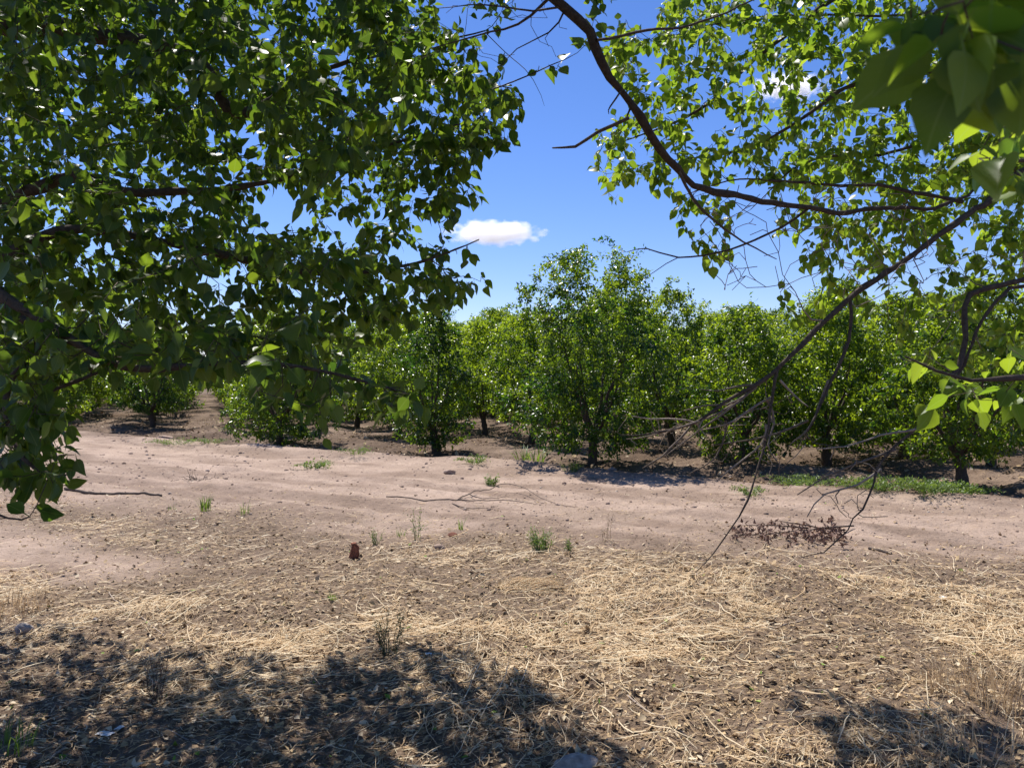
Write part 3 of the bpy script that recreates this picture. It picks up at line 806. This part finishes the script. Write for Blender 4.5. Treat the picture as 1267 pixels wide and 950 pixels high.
def build_litter():
    rng = np.random.default_rng(3)
    # straw
    p = scatter(36000, lambda x, y: np.clip(straw_map(x, y) ** 1.5, 0, 1) * .9 + .11 * litter_map(x, y) + .006 * (y < 6), rng)
    N = len(p)
    L = np.clip(rng.lognormal(math.log(.052), .70, N), .015, .45)
    ang = rng.normal(.25, .75, N) + 3.0 * vnoise(p[:, 0] * 1.1, p[:, 1] * 1.1, 61); thick = np.where(rng.random(N) < .05, 2.3, 1.0)
    d = p[:, 1]
    o = ribbons(p, ang, L, rng.uniform(.0008, .0021, N) * thick * (1 + .10 * np.maximum(d - 4, 0)), rng.normal(0, .5, N), np.abs(rng.normal(0, .012, N)) + .001, rng.normal(.0, .16, N),
                np.clip(rng.normal(.76, .22, N), 0, 1), rng, 'straw', M_STRAW)
    o['kind'] = 'stuff'; o['label'] = 'golden dry straw strewn over the foreground'
    p = scatter(420, lambda x, y: np.clip(straw_map(x, y), 0, 1) * .8 + .02 * litter_map(x, y), rng, hi=(7, 7.5)); N = len(p)
    o = ribbons(p, rng.normal(.1, 1.1, N), np.clip(rng.lognormal(math.log(.24), .4, N), .1, .6), rng.uniform(.0016, .0034, N), rng.normal(0, .16, N), rng.uniform(.008, .035, N), rng.normal(.02, .12, N), np.clip(rng.normal(.92, .1, N), 0, 1), rng, 'long_straw', M_STRAW)
    o['kind'] = 'stuff'; o['label'] = 'long pale stalks lying loose on top of the straw'
    # dull bits of dry stalk everywhere near
    p = scatter(20000, lambda x, y: np.clip(litter_map(x, y) ** 1.5, 0, 1) * .8 + .012, rng, hi=(7, 12))
    N = len(p)
    o = ribbons(p, rng.uniform(0, 6.28, N), np.clip(rng.lognormal(math.log(.05), .5, N), .015, .2), rng.uniform(.0008, .002, N) * (1 + .1 * np.maximum(p[:, 1] - 4, 0)), rng.normal(0, .8, N),
                np.abs(rng.normal(0, .006, N)), rng.normal(0, .12, N), np.clip(rng.normal(.22, .24, N), 0, 1), rng, 'dry_stalks', M_STRAW)
    o['kind'] = 'stuff'; o['label'] = 'dull brown bits of dry stalk covering the soil'
    # leaf crumbs
    p = scatter(52000, lambda x, y: np.clip(litter_map(x, y) * .6 + straw_map(x, y) * .5, 0, 1) * .8 + .022, rng, hi=(7, 12))
    N = len(p)
    sz = np.clip(rng.lognormal(math.log(.020), .55, N), .006, .05)
    th = rng.uniform(0, 6.28, N)
    ax = np.stack([np.cos(th), np.sin(th), rng.normal(0, .3, N)], -1)
    hint = np.array([0, 0, 1.0]) + rng.normal(0, .45, (N, 3))
    tint = np.clip(rng.normal(.58, .24, N), 0, .90); tint[rng.random(N) < .010] = .99; tint[rng.random(N) < .012] = .93
    pos = np.concatenate([p, (ground_z(p[:, 0], p[:, 1]) + rng.uniform(.001, .010, N))[:, None]], 1)
    o = leaves('leaf_litter', pos, ax, hint, sz, rng.uniform(.35, .8, N), rng.uniform(-.2, .7, N), rng.uniform(-.4, .5, N), tint, M_CHIP, TM_S)
    o['kind'] = 'stuff'; o['label'] = 'crumbled dry leaves scattered on the soil'
    def floor_map(x, y):
        v = .52 * x + .85 * y
        return sstep(11.2, 12.6, v) * np.clip(.5 + 1.3 * fbm(x, y, .9, 2, 93), .05, 1)
    p = scatter(15000, floor_map, rng, lo=(-7, 9), hi=(7, 32))
    N = len(p); th = rng.uniform(0, 6.28, N)
    pos = np.concatenate([p, (ground_z(p[:, 0], p[:, 1]) + rng.uniform(.004, .03, N))[:, None]], 1)
    o = leaves('orchard_litter', pos, np.stack([np.cos(th), np.sin(th), rng.normal(0, .35, N)], -1), np.array([0, 0, 1.0]) + rng.normal(0, .5, (N, 3)), np.clip(rng.lognormal(math.log(.05), .5, N), .02, .2), rng.uniform(.15, .8, N),
               rng.uniform(-.2, .7, N), rng.uniform(-.4, .5, N), np.clip(rng.normal(.5, .25, N), 0, .9), M_CHIP, TM_S)
    o['kind'] = 'stuff'; o['label'] = 'dry fallen leaves on the brown orchard floor under the trees'
    # clods and pebbles on the track and the orchard edge
    def clod_map(x, y):
        v = .52 * x + .85 * y
        return .012 + .26 * np.exp(-((v - 11.8) / .8) ** 2) + .15 * (v > 5) * np.clip(.5 + 1.6 * fbm(x, y, .8, 2, 88), .05, 1)
    p = scatter(9000, clod_map, rng, hi=(7, 20))
    ico = np.array([(0, 0, 1), (.9, 0, .3), (.28, .85, .3), (-.72, .53, .3), (-.72, -.53, .3), (.28, -.85, .3), (.72, .53, -.4), (-.28, .85, -.4), (-.9, 0, -.4), (-.28, -.85, -.4), (.72, -.53, -.4)])
    tr = [(0, 1, 2), (0, 2, 3), (0, 3, 4), (0, 4, 5), (0, 5, 1), (1, 6, 2), (2, 6, 7), (2, 7, 3), (3, 7, 8), (3, 8, 4), (4, 8, 9), (4, 9, 5), (5, 9, 10), (5, 10, 1), (1, 10, 6)]
    N = len(p)
    s = np.clip(rng.lognormal(math.log(.0042), .62, N), .0015, .05) * np.clip(p[:, 1] / 7, .6, 2.0)
    V = ico[None] * (1 + rng.normal(0, .16, (N, len(ico), 3)))
    V = V * s[:, None, None] * np.array([1.15, 1, .75])
    V[..., 0] += p[:, 0, None]; V[..., 1] += p[:, 1, None]; V[..., 2] += (ground_z(p[:, 0], p[:, 1]) + s * .15)[:, None]
    off = (np.arange(N) * len(ico))[:, None, None]
    T = (np.array(tr)[None] + off).reshape(-1, 3)
    o = mesh('clods', V.reshape(-1, 3), [T], M_CLOD, None, {'tint': np.repeat(np.clip(rng.normal(.45, .2, N), 0, 1), len(ico))}, False)
    o['kind'] = 'stuff'; o['label'] = 'small clods and pebbles on the bare earth'

# ------------------------------------------------------------------ weeds, sticks, stones
def at(px, py):
    x, y = G(px, py); return np.array([x, y, float(ground_z(x, y))])

def blades(mb, c, n, h, spread, w, rng, a=(.2, .9), lean=.5):
    for _ in range(n):
        th = rng.uniform(0, 6.28); r = spread * math.sqrt(rng.random()); hh = h * rng.uniform(.45, 1.1)
        b = np.array([r * math.cos(th), r * math.sin(th), 0]) + c
        th += rng.normal(0, .8); out = np.array([math.cos(th), math.sin(th), 0]) * hh * lean * rng.uniform(.2, 1.2)
        u = np.linspace(0, 1, 5)[:, None]
        pts = b + u * np.array([0, 0, hh]) + u ** 2 * out - np.array([0, 0, 1]) * u ** 3 * hh * .25 * rng.random()
        s = unit(np.cross(out + 1e-4, [0, 0, 1])); ww = w * rng.uniform(.6, 1.2) * np.array([.7, 1, .9, .6, .08])[:, None]
        mid = pts + unit(out + 1e-5) * -ww * .4
        V = np.stack([pts - s * ww, mid, pts + s * ww], 1).reshape(-1, 3)
        Q = []
        for k in range(4):
            q = 3 * k; Q += [(q, q + 1, q + 4, q + 3), (q + 1, q + 2, q + 5, q + 4)]
        mb.add(V, None, Q, rng.uniform(*a))

def grass_tuft(px, py, label, n, h, spread, rng, w=.003, mat=None, name='grass_tuft', cat='grass tuft', lean=.5, grp='weeds sprouting from the bare earth'):
    c = at(px, py); c[2] -= .01
    mb = MB(); blades(mb, np.zeros(3), n, h, spread, w, rng, lean=lean)
    o = mb.build(name, mat or M_WEED); o.location = c
    return tag(o, label, cat, grp)

def stem_weed(px, py, label, n, h, spread, rng, leaf=.02, dens=.012, mat=None, stem_mat=None, name='weed', cat='weed', lean=.4, flat=False, sides=3, grp='weeds sprouting from the bare earth'):
    c = at(px, py); root = thing(name, label, cat, c, grp)
    mb = MB(); paths = []
    for _ in range(n):
        th = rng.uniform(0, 6.28); r = spread * .35 * math.sqrt(rng.random()); b = np.array([r * math.cos(th), r * math.sin(th), -.01])
        hh = h * rng.uniform(.5, 1.1); th += rng.normal(0, .5); o = np.array([math.cos(th), math.sin(th), 0]) * spread * rng.uniform(.3, 1)
        u = np.linspace(0, 1, 7)[:, None]
        if flat: p = b + u * o + np.array([0, 0, 1]) * (.02 + hh * np.sin(u * 2.4)); 
        else: p = b + u * np.array([0, 0, hh]) + u ** 1.6 * o * lean + rng.normal(0, .006, (7, 3)) * (u > 0)
        mb.tube(p, np.linspace(.0022, .0009, 7), sides, rng.uniform(.2, .6)); paths.append((p, np.full(7, .001)))
        for _ in range(2 if not flat else 1):
            k = rng.integers(2, 5); q0 = p[k]; d = unit(rng.normal(0, 1, 3) + np.array([0, 0, .9 if not flat else .1])) * hh * rng.uniform(.2, .45)
            if flat: d = unit(rng.normal(0, 1, 3) * [1, 1, .15]) * spread * .3
            q = q0 + np.linspace(0, 1, 4)[:, None] * d
            mb.tube(q, np.linspace(.0014, .0007, 4), 3, .4); paths.append((q, np.full(4, .001)))
    mb.build('stems', stem_mat or M_WEED, root)
    pos, tan = leaf_sites(paths, rng, 9, dens, .004)
    N = len(pos); side = unit(np.cross(tan, rng.normal(0, 1, (N, 3))))
    leaves('foliage', pos, unit(side + tan * .5 + [0, 0, .15]), unit(rng.normal(0, .5, (N, 3)) + [0, 0, 1]), rng.uniform(.5, 1.3, N) * leaf, rng.uniform(.3, .55, N), rng.uniform(.1, .4, N), rng.uniform(-.1, .3, N), rng.beta(2, 2, N), mat or M_WEED, TM_S, root)
    return root

def stone(name, px, py, size, label, cat, mat, seed, flatness=.6, grp=None, sub=3, sharp=.12, rot=0, sink=.25):
    import bmesh
    rng = np.random.default_rng(seed)
    bm = bmesh.new(); bmesh.ops.create_icosphere(bm, subdivisions=sub, radius=1)
    pl = unit(rng.normal(0, 1, (9, 3))); off = rng.uniform(.62, .92, 9)
    for v in bm.verts:
        p = np.array(v.co)
        for n, o in zip(pl, off):
            d = p @ n - o
            if d > 0: p = p - n * d
        p = p * (1 + sharp * .25 * rng.normal())
        v.co = p * np.array(size) 
    me = bpy.data.meshes.new(name); bm.to_mesh(me); bm.free()
    a = me.attributes.new('tint', 'FLOAT', 'POINT'); a.data.foreach_set('value', np.clip(rng.normal(.55, .2, len(me.vertices)), 0, 1).astype(np.float32))
    me.materials.append(mat)
    o = bpy.data.objects.new(name, me); COL.objects.link(o)
    c = at(px, py); o.location = (c[0], c[1], c[2] + size[2] * (1 - sink) * .8); o.rotation_euler = (0, 0, rot)
    return tag(o, label, cat, grp)

def build_small_things():
    rng = np.random.default_rng(50)
    # green weeds on the track
    stem_weed(668, 684, 'leafy pale green weed clump, largest on the middle of the track', 26, .20, .22, rng, .022, .010)
    stem_weed(704, 684, 'thin weed sprig just right of the largest weed clump on the track', 8, .13, .10, rng, .018, .012)
    grass_tuft(254, 634, 'upright green grass tuft on the left half of the track', 60, .24, .06, rng, .0035)
    grass_tuft(303, 638, 'wispy thin grass tuft to the right of the upright green tuft', 22, .20, .05, rng, .0025)
    grass_tuft(213, 630, 'tiny sparse grass sprout to the left of the upright green tuft', 12, .10, .05, rng, .0025)
    stem_weed(608, 598, 'rounded green weed on the far side of the track before the columnar tree', 22, .16, .20, rng, .035, .016)
    stem_weed(588, 578, 'flat pale green weed patch at the foot of the columnar tree', 24, .10, .34, rng, .035, .018, flat=True)
    stem_weed(388, 577, 'flat bright green weed patch before the wide bushy tree', 26, .09, .34, rng, .04, .018, flat=True)
    stem_weed(930, 612, 'low bright green weed patch under the fan of dead twigs', 24, .10, .24, rng, .035, .018, flat=True)
    grass_tuft(657, 567, 'tuft of broad pale green blades under the orchard tree left of the tallest', 46, .42, .28, rng, .012, lean=.9)
    stem_weed(706, 586, 'yellowish weed at the base of the tallest orchard tree', 26, .16, .34, rng, .03, .02)
    grass_tuft(570, 652, 'single small grass tuft at the centre of the track', 18, .17, .03, rng, .003)
    stem_weed(517, 668, 'tall wispy weed between the brick and the small centre tuft', 7, .34, .10, rng, .018, .016)
    grass_tuft(496, 662, 'small grass tuft to the left of the tall wispy weed', 16, .10, .05, rng, .003)
    stem_weed(467, 672, 'pale sprawling weed just right of the brick fragment', 9, .15, .13, rng, .018, .014)
    grass_tuft(412, 746, 'tiny vivid green grass tuft below the brick fragment', 26, .075, .035, rng, .0025)
    stem_weed(482, 814, 'dark upright twiggy weed on the edge of the foreground shade', 16, .27, .16, rng, .013, .010, M_WEED_DARK, M_WEED_DARK, lean=.5)
    stem_weed(750, 668, 'tall dry wispy weed right of the largest weed clump', 5, .30, .12, rng, .014, .03, M_WEED_DARK, M_STRAW)
    stem_weed(192, 868, 'dark dead upright weed stalks among straw in left foreground', 9, .26, .13, rng, .012, .03, M_DRYLEAF, M_BARK, lean=.35)
    grass_tuft(5, 935, 'dark green grass tuft at the bottom left corner in shade', 60, .14, .12, rng, .003)
    stem_weed(1060, 606, 'green weed sprawling at left end of the weed mat', 30, .12, .42, rng, .04, .02, flat=True)
    for k, (px, py, lb) in enumerate([(1100, 612, 'broad green weed in the middle of the weed mat'), (1150, 618, 'bright green weed at the near side of the weed mat'), (1185, 614, 'low green weed at right end of the weed mat beside the thick trunk')]):
        stem_weed(px, py, lb, 44, .14, .46, rng, .042, .017, flat=True)
    stem_weed(995, 600, 'dull yellowish weed strip along the orchard edge behind the dead leafy bough', 40, .10, .60, rng, .035, .022, flat=True)
    stem_weed(215, 552, 'dull green weed on the mound at the left lane mouth', 30, .10, .60, rng, .035, .024, flat=True)
    stem_weed(262, 552, 'small dull weed right of the mound at the lane mouth', 24, .10, .45, rng, .035, .024, flat=True)
    stem_weed(440, 568, 'pale yellow weed under the second tree left of the columnar tree', 24, .12, .40, rng, .03, .022, flat=True)
    # dry brush
    grass_tuft(1225, 868, 'rusty golden bush of fine dry grass at the right edge', 420, .24, .30, rng, .0014, M_STRAW, 'dry_grass', 'dry grass', .8, 'clumps of dry grass')
    grass_tuft(12, 752, 'golden dry grass clump at the left edge above a stone', 260, .19, .26, rng, .0014, M_STRAW, 'dry_grass', 'dry grass', .9, 'clumps of dry grass')
    grass_tuft(30, 622, 'low straw coloured grass clump by the low left leaves', 240, .13, .55, rng, .003, M_STRAW, 'dry_grass', 'dry grass', 1.4, 'clumps of dry grass')
    grass_tuft(1195, 955, 'dry grass clump with long bent blades at the bottom right corner', 130, .22, .24, rng, .0018, M_STRAW, 'dry_grass', 'dry grass', 1.4, 'clumps of dry grass')
    # combed mat of dry grass lying on the litter
    mb = MB(); c = at(652, 732)
    for _ in range(420):
        a = np.array([rng.uniform(-.22, .06), rng.normal(0, .055), .005]); L = rng.uniform(.12, .30)
        ang = .28 + rng.normal(0, .10); d = np.array([math.cos(ang), math.sin(ang), 0])
        u = np.linspace(0, 1, 6)[:, None]; hgt = rng.uniform(.015, .07) * np.exp(-(a[1] / .06) ** 2)
        p = a + u * d * L + np.array([0, 0, 1]) * hgt * np.sin(np.clip(u * 2.9, 0, 3.14)) + np.cumsum(rng.normal(0, .003, (6, 3)), 0)
        mb.tube(p, np.linspace(.0017, .0009, 6), 3, float(np.clip(rng.normal(.82, .16), 0, 1)))
    o = mb.build('straw_bundle', M_STRAW); o.location = c; tag(o, 'combed bundle of golden dry grass lying on the litter, centre', 'straw bundle')
    # brick fragment standing on end
    import bmesh
    bm = bmesh.new(); bmesh.ops.create_cube(bm, size=1)
    for v in bm.verts: v.co = (v.co.x * .075, v.co.y * .06, v.co.z * .155)
    bmesh.ops.bevel(bm, geom=bm.edges[:], offset=.020, segments=3, affect='EDGES', profile=.5)
    bmesh.ops.subdivide_edges(bm, edges=bm.edges[:], cuts=3, use_grid_fill=True)
    for v in bm.verts:
        k = .5 + v.co.z / .155
        v.co.x += .012 * (k - .5) + rng.normal(0, .0016) - .012 * (k > .9) ; v.co.y += rng.normal(0, .0016); v.co.z += rng.normal(0, .0016) - .018 * (k > .85) * (v.co.x > 0.01)
        v.co.x *= (1 + .12 * math.sin(k * 7)) * (1 - .35 * max(0, k - .6)); v.co.y *= 1 - .3 * max(0, k - .6)
    me = bpy.data.meshes.new('brick_fragment'); bm.to_mesh(me); bm.free(); smooth(me)
    a = me.attributes.new('tint', 'FLOAT', 'POINT'); a.data.foreach_set('value', np.clip(rng.normal(.5, .2, len(me.vertices)), 0, 1).astype(np.float32))
    me.materials.append(M_BRICK); o = bpy.data.objects.new('brick_fragment', me); COL.objects.link(o)
    c = at(439, 688); o.location = (c[0], c[1], c[2] + .066); o.rotation_euler = (.05, .08, .35)
    tag(o, 'broken red brick standing on end in the dirt, left of centre', 'brick')
    # stones and scraps
    stone('stone', 30, 786, (.06, .045, .045), 'grey angular stone in the straw at the left edge', 'stone', M_STONE, 1)
    stone('stone', 712, 948, (.10, .07, .04), 'large half buried grey stone at the bottom edge', 'stone', M_STONE, 2, sink=.5)
    stone('stone', 556, 586, (.10, .07, .05), 'pale rounded stone on the track before the columnar tree', 'stone', M_CLOD, 4, sink=.4)
    stone('stone', 560, 664, (.05, .035, .028), 'small reddish brown stone near the small centre tuft', 'stone', M_BRICK, 5)
    stone('stone', 118, 770, (.02, .016, .014), 'tiny dark pebble in the straw right of the grey angular stone', 'stone', M_STONE, 6)
    stone('dirt_clod', 203, 541, (.26, .16, .10), 'dark earth clod at the left side of the lane mouth', 'clod', M_CLOD, 8, sink=.5)
    stone('dirt_clod', 1180, 556 + 40, (.22, .15, .08), 'dark earth clod beside the thick trunk at far right', 'clod', M_CLOD, 9, sink=.5)
    def scrap(px, py, s, label, seed):
        r = np.random.default_rng(seed); n = 7
        gx, gy = np.meshgrid(np.linspace(-1, 1, n), np.linspace(-1, 1, n))
        V = np.stack([gx * s * (1 + .2 * r.normal(0, 1, gx.shape)), gy * s * .6 * (1 + .2 * r.normal(0, 1, gx.shape)), .006 + s * .25 * np.abs(fbm(gx, gy, 1.3, 2, seed))], -1).reshape(-1, 3)
        V2 = V - [0, 0, .0012]
        idx = np.arange(n * n).reshape(n, n); Q = np.stack([idx[:-1, :-1], idx[:-1, 1:], idx[1:, 1:], idx[1:, :-1]], -1).reshape(-1, 4)
        o = mesh('paper_scrap', np.vstack([V, V2]), [Q, Q[:, ::-1] + n * n], M_PAPER, None, {'tint': r.random(2 * n * n)}, False)
        o.location = at(px, py); o.rotation_euler = (0, 0, r.uniform(0, 6)); tag(o, label, 'paper scrap', 'white scraps lying on the ground')
    scrap(130, 906, .035, 'crumpled white scrap in the shade at lower left', 1)
    scrap(148, 900, .022, 'smaller white scrap just right of the crumpled one at lower left', 5)
    scrap(530, 818, .030, 'white scrap at the upper edge of the foreground shade', 2)
    scrap(1165, 745, .032, 'white scrap on the litter at right below the track', 3)
    # sticks
    def stick(pts, r0, r1, label, name='stick', mat=M_DEADWOOD, a=.3, grp='fallen sticks', extra=()):
        w = [np.append(G(*q), 0) for q in pts]; c = np.array(at(*pts[0]))
        p, rr = densify(w, np.linspace(r0, r1, len(w)), .05)
        p[:, 2] = ground_z(p[:, 0], p[:, 1]) + rr * .8
        mb = MB(); mb.tube(p - c, rr * (1 + .1 * rng.normal(0, 1, len(rr))), 6, a)
        for e in extra:
            w = [np.append(G(*q[:2]), q[2]) for q in e]; q, r2 = densify(w, np.linspace(r1 * 1.3, r1 * .4, len(w)), .04)
            q[:, 2] += ground_z(q[:, 0], q[:, 1]) + .004; mb.tube(q - c, r2, 4, a)
        o = mb.build(name, mat); o.location = c; return tag(o, label, 'stick', grp)
    stick([(80, 608), (120, 611), (160, 614), (200, 617)], .020, .014, 'thick straight dark stick lying across the left of the track', a=.12)
    stick([(478, 619), (520, 621), (570, 622)], .009, .006, 'long bare forked twig lying on the middle of the track', a=.15,
          extra=[[(565, 622, 0), (590, 616, .05), (620, 609, .12), (650, 613, .08), (690, 624, .02), (712, 628, 0)], [(570, 622, 0), (600, 625, .03), (640, 627, .02), (665, 628, 0)], [(580, 618, .03), (600, 622, .03), (630, 620, .02)], [(560, 624, 0), (580, 629, .02), (610, 631, 0)]])
    stick([(776, 868), (800, 884), (826, 905), (850, 918)], .005, .003, 'pale curved bare stick in the straw at bottom centre right', a=.95)
    stick([(1075, 680), (1090, 683), (1103, 686)], .014, .010, 'short dark stick right of the dead leafy bough', a=.1)
    stick([(1165, 728), (1200, 737), (1235, 750)], .007, .004, 'dark twig along the litter edge at far right', a=.1)
    stick([(60, 948), (85, 925), (98, 905)], .006, .004, 'pale stick slanting up at the bottom left', a=.8)
    stick([(205, 906), (240, 922), (276, 937)], .004, .003, 'thin pale stick lying in the bottom left shade', a=.8)
    stick([(920, 777), (960, 772), (1005, 765)], .006, .003, 'pale straight stick on the golden straw at right', a=1.0)
    stick([(135, 732), (170, 762), (205, 788)], .005, .004, 'long pale stalk pointing down right through the left straw', a=1.0)
    stick([(530, 602 + 93), (560, 700)], .006, .004, 'short pale stick left of the straw bundle', a=.9)
    stick([(205, 733), (225, 730)], .012, .009, 'short dark stick above the left straw', a=.1)
    # dead bough with withered leaves on the track
    c = at(985, 664); root = thing('fallen_bough', 'fallen dead bough with withered reddish brown leaves on the track', 'bough', c)
    sk = Skeleton(np.random.default_rng(4)); r = sk.rng
    def g3(px, py, h):
        q = np.append(G(px, py), 0); q[2] = float(ground_z(q[0], q[1])) + h; return q - c
    mb = MB()
    for pts in ([(1056, 656, .03), (1010, 662, .05), (960, 666, .04), (905, 668, .02)], [(1030, 658, .05), (985, 656, .09), (965, 655, .12)], [(1000, 660, .05), (960, 660, .09), (925, 658, .07)]):
        q, rr = sk.limb([g3(*k) for k in pts], np.linspace(.009, .003, len(pts)), .008); mb.tube(q, rr, 5, .2)
    ts = [g3(r.uniform(905, 1050), 664 + r.normal(0, 5), 0) for _ in range(150)]
    for k in ts: k[2] += abs(r.normal(0, .06)) * np.exp(-((k[0] + .1) / .45) ** 2) + .02
    g = sk.grow(np.array(ts), .0012, .05, .02, .006)
    for q, rr in g: mb.tube(q, rr, 3, r.uniform(.1, .5))
    mb.build('twigs', M_BARK, root)
    pos, tan = leaf_sites(g, r, .30, .017, .012); N = len(pos)
    leaves('withered_leaves', pos, unit(r.normal(0, .7, (N, 3)) + [0, 0, -.5]), unit(r.normal(0, 1, (N, 3))), r.uniform(.035, .065, N), r.uniform(.3, .6, N), r.uniform(.3, 1.0, N), r.uniform(-.3, .8, N), r.random(N), M_DRYLEAF, TM_S, root)
    c = at(240, 592); mb = MB(); r = np.random.default_rng(8)
    for _ in range(26):
        a = r.normal(0, .12, 3) * [1, .5, 0]; d = unit(r.normal(0, 1, 3) * [1, .6, .5] + [0, 0, .3]) * r.uniform(.08, .22)
        mb.tube(a + np.linspace(0, 1, 4)[:, None] * d + r.normal(0, .01, (4, 3)), np.linspace(.004, .0015, 4), 4, .2)
    o = mb.build('twig_heap', M_BARK); o.location = c; tag(o, 'small heap of dark twigs on the left of the track', 'twig heap')

# ------------------------------------------------------------------ sky, sun, clouds, camera
def cloud_mat(seed, dens):
    m, nt, out, N, L = new_mat('cloud_vapour')
    tc = N('ShaderNodeTexCoord')
    ln = N('ShaderNodeVectorMath', operation='LENGTH'); L(tc.outputs['Object'], ln.inputs[0])
    mp = N('ShaderNodeMapping'); mp.inputs['Location'].default_value = (seed * 3.1, seed * 1.7, 0); mp.inputs['Scale'].default_value = (3.0, 1.4, 1.1); L(tc.outputs['Object'], mp.inputs[0])
    nz = noise_tex(N, L, mp.outputs[0], 1.6, 6, .62)
    a = N('ShaderNodeMath', operation='MULTIPLY_ADD'); a.inputs[1].default_value = 1.5; L(nz, a.inputs[0])
    s = N('ShaderNodeMath', operation='MULTIPLY'); s.inputs[1].default_value = -1.15; L(ln.outputs['Value'], s.inputs[0]); L(s.outputs[0], a.inputs[2])
    r = N('ShaderNodeMapRange'); r.inputs[1].default_value = -.02; r.inputs[2].default_value = .42; r.inputs[3].default_value = 0; r.inputs[4].default_value = dens; L(a.outputs[0], r.inputs[0])
    v = N('ShaderNodeVolumePrincipled'); v.inputs['Color'].default_value = (1, 1, 1, 1); v.inputs['Anisotropy'].default_value = 0.65
    L(r.outputs[0], v.inputs['Density']); L(v.outputs[0], out.inputs['Volume'])
    return m

def cloud(px, py, wpx, hpx, seed, label, d=900, dens=.25):
    import bmesh
    bm = bmesh.new(); bmesh.ops.create_icosphere(bm, subdivisions=3, radius=1)
    me = bpy.data.meshes.new('cloud'); bm.to_mesh(me); bm.free(); me.materials.append(cloud_mat(seed, dens))
    o = bpy.data.objects.new('cloud', me); COL.objects.link(o)
    o.location = P(px, py, d).tolist(); o.scale = (wpx / F * d * .5, 24, hpx / F * d * .5)
    return tag(o, label, 'cloud', 'small white clouds')

def build_sky():
    w = bpy.data.worlds.new('World'); scene.world = w; w.use_nodes = True
    nt = w.node_tree; bg = nt.nodes['Background']
    sky = nt.nodes.new('ShaderNodeTexSky'); sky.sky_type = 'NISHITA'; sky.sun_disc = False
    sky.sun_elevation = SUN_EL; sky.sun_rotation = -SUN_AZ
    sky.altitude = 600; sky.air_density = 1.0; sky.dust_density = .15; sky.ozone_density = 2.6
    hs = nt.nodes.new('ShaderNodeHueSaturation'); hs.inputs['Saturation'].default_value = SKY_SAT; hs.inputs['Value'].default_value = 1.0
    mu = nt.nodes.new('ShaderNodeMix'); mu.data_type = 'RGBA'; mu.blend_type = 'MULTIPLY'; mu.inputs[0].default_value = 1; mu.inputs[7].default_value = SKY_TINT
    nt.links.new(sky.outputs[0], hs.inputs['Color']); nt.links.new(hs.outputs[0], mu.inputs[6]); nt.links.new(mu.outputs[2], bg.inputs[0])
    bg.inputs[1].default_value = SKY_STRENGTH
    l = bpy.data.lights.new('sun', 'SUN'); l.energy = SUN_STRENGTH; l.angle = math.radians(.53); l.color = (1, .955, .88)
    o = bpy.data.objects.new('sun', l); COL.objects.link(o)
    o.rotation_euler = Vector(SUNDIR.tolist()).to_track_quat('Z', 'Y').to_euler()
    o.location = (SUNDIR * 30).tolist()
    cloud(611, 288, 172, 46, 1, 'small white oblong cloud in the gap of blue sky left of the tallest tree')
    cloud(472, 414, 70, 30, 2, 'faint white cloud low above the orchard left of the columnar tree')
    cloud(567, 414, 26, 16, 3, 'tiny white cloud touching the treetops right of the columnar tree')
    cloud(975, 108, 130, 50, 4, 'white cloud glimpsed through the leaves of the right tree')

def build_camera():
    c = bpy.data.cameras.new('camera'); c.sensor_width = 36; c.lens = 36 * F / 1267; c.clip_end = 4000; c.clip_start = .05
    c.dof.use_dof = True; c.dof.focus_distance = 6.5; c.dof.aperture_fstop = 9.0
    o = bpy.data.objects.new('camera', c); COL.objects.link(o); o.location = (0, 0, CAMZ); o.rotation_euler = (math.pi / 2 - PITCH, 0, 0)
    scene.camera = o

SKY_TINT = (.96, .92, 1.20, 1)
SKY_SAT, SKY_STRENGTH, SUN_STRENGTH, EXPOSURE = 1.20, .085, 5.0, 0.55
build_sky(); build_camera()
build_ground(); build_orchard(); left_tree(); right_tree(); build_litter(); build_small_things()
scene.view_settings.view_transform = 'Standard'; scene.view_settings.look = 'None'
scene.view_settings.exposure = EXPOSURE; scene.view_settings.gamma = 1
cy = scene.cycles
cy.max_bounces = 12; cy.diffuse_bounces = 4; cy.glossy_bounces = 2; cy.transmission_bounces = 4; cy.transparent_max_bounces = 8; cy.volume_bounces = 12
cy.use_denoising = True
cy.caustics_reflective = False; cy.caustics_refractive = False
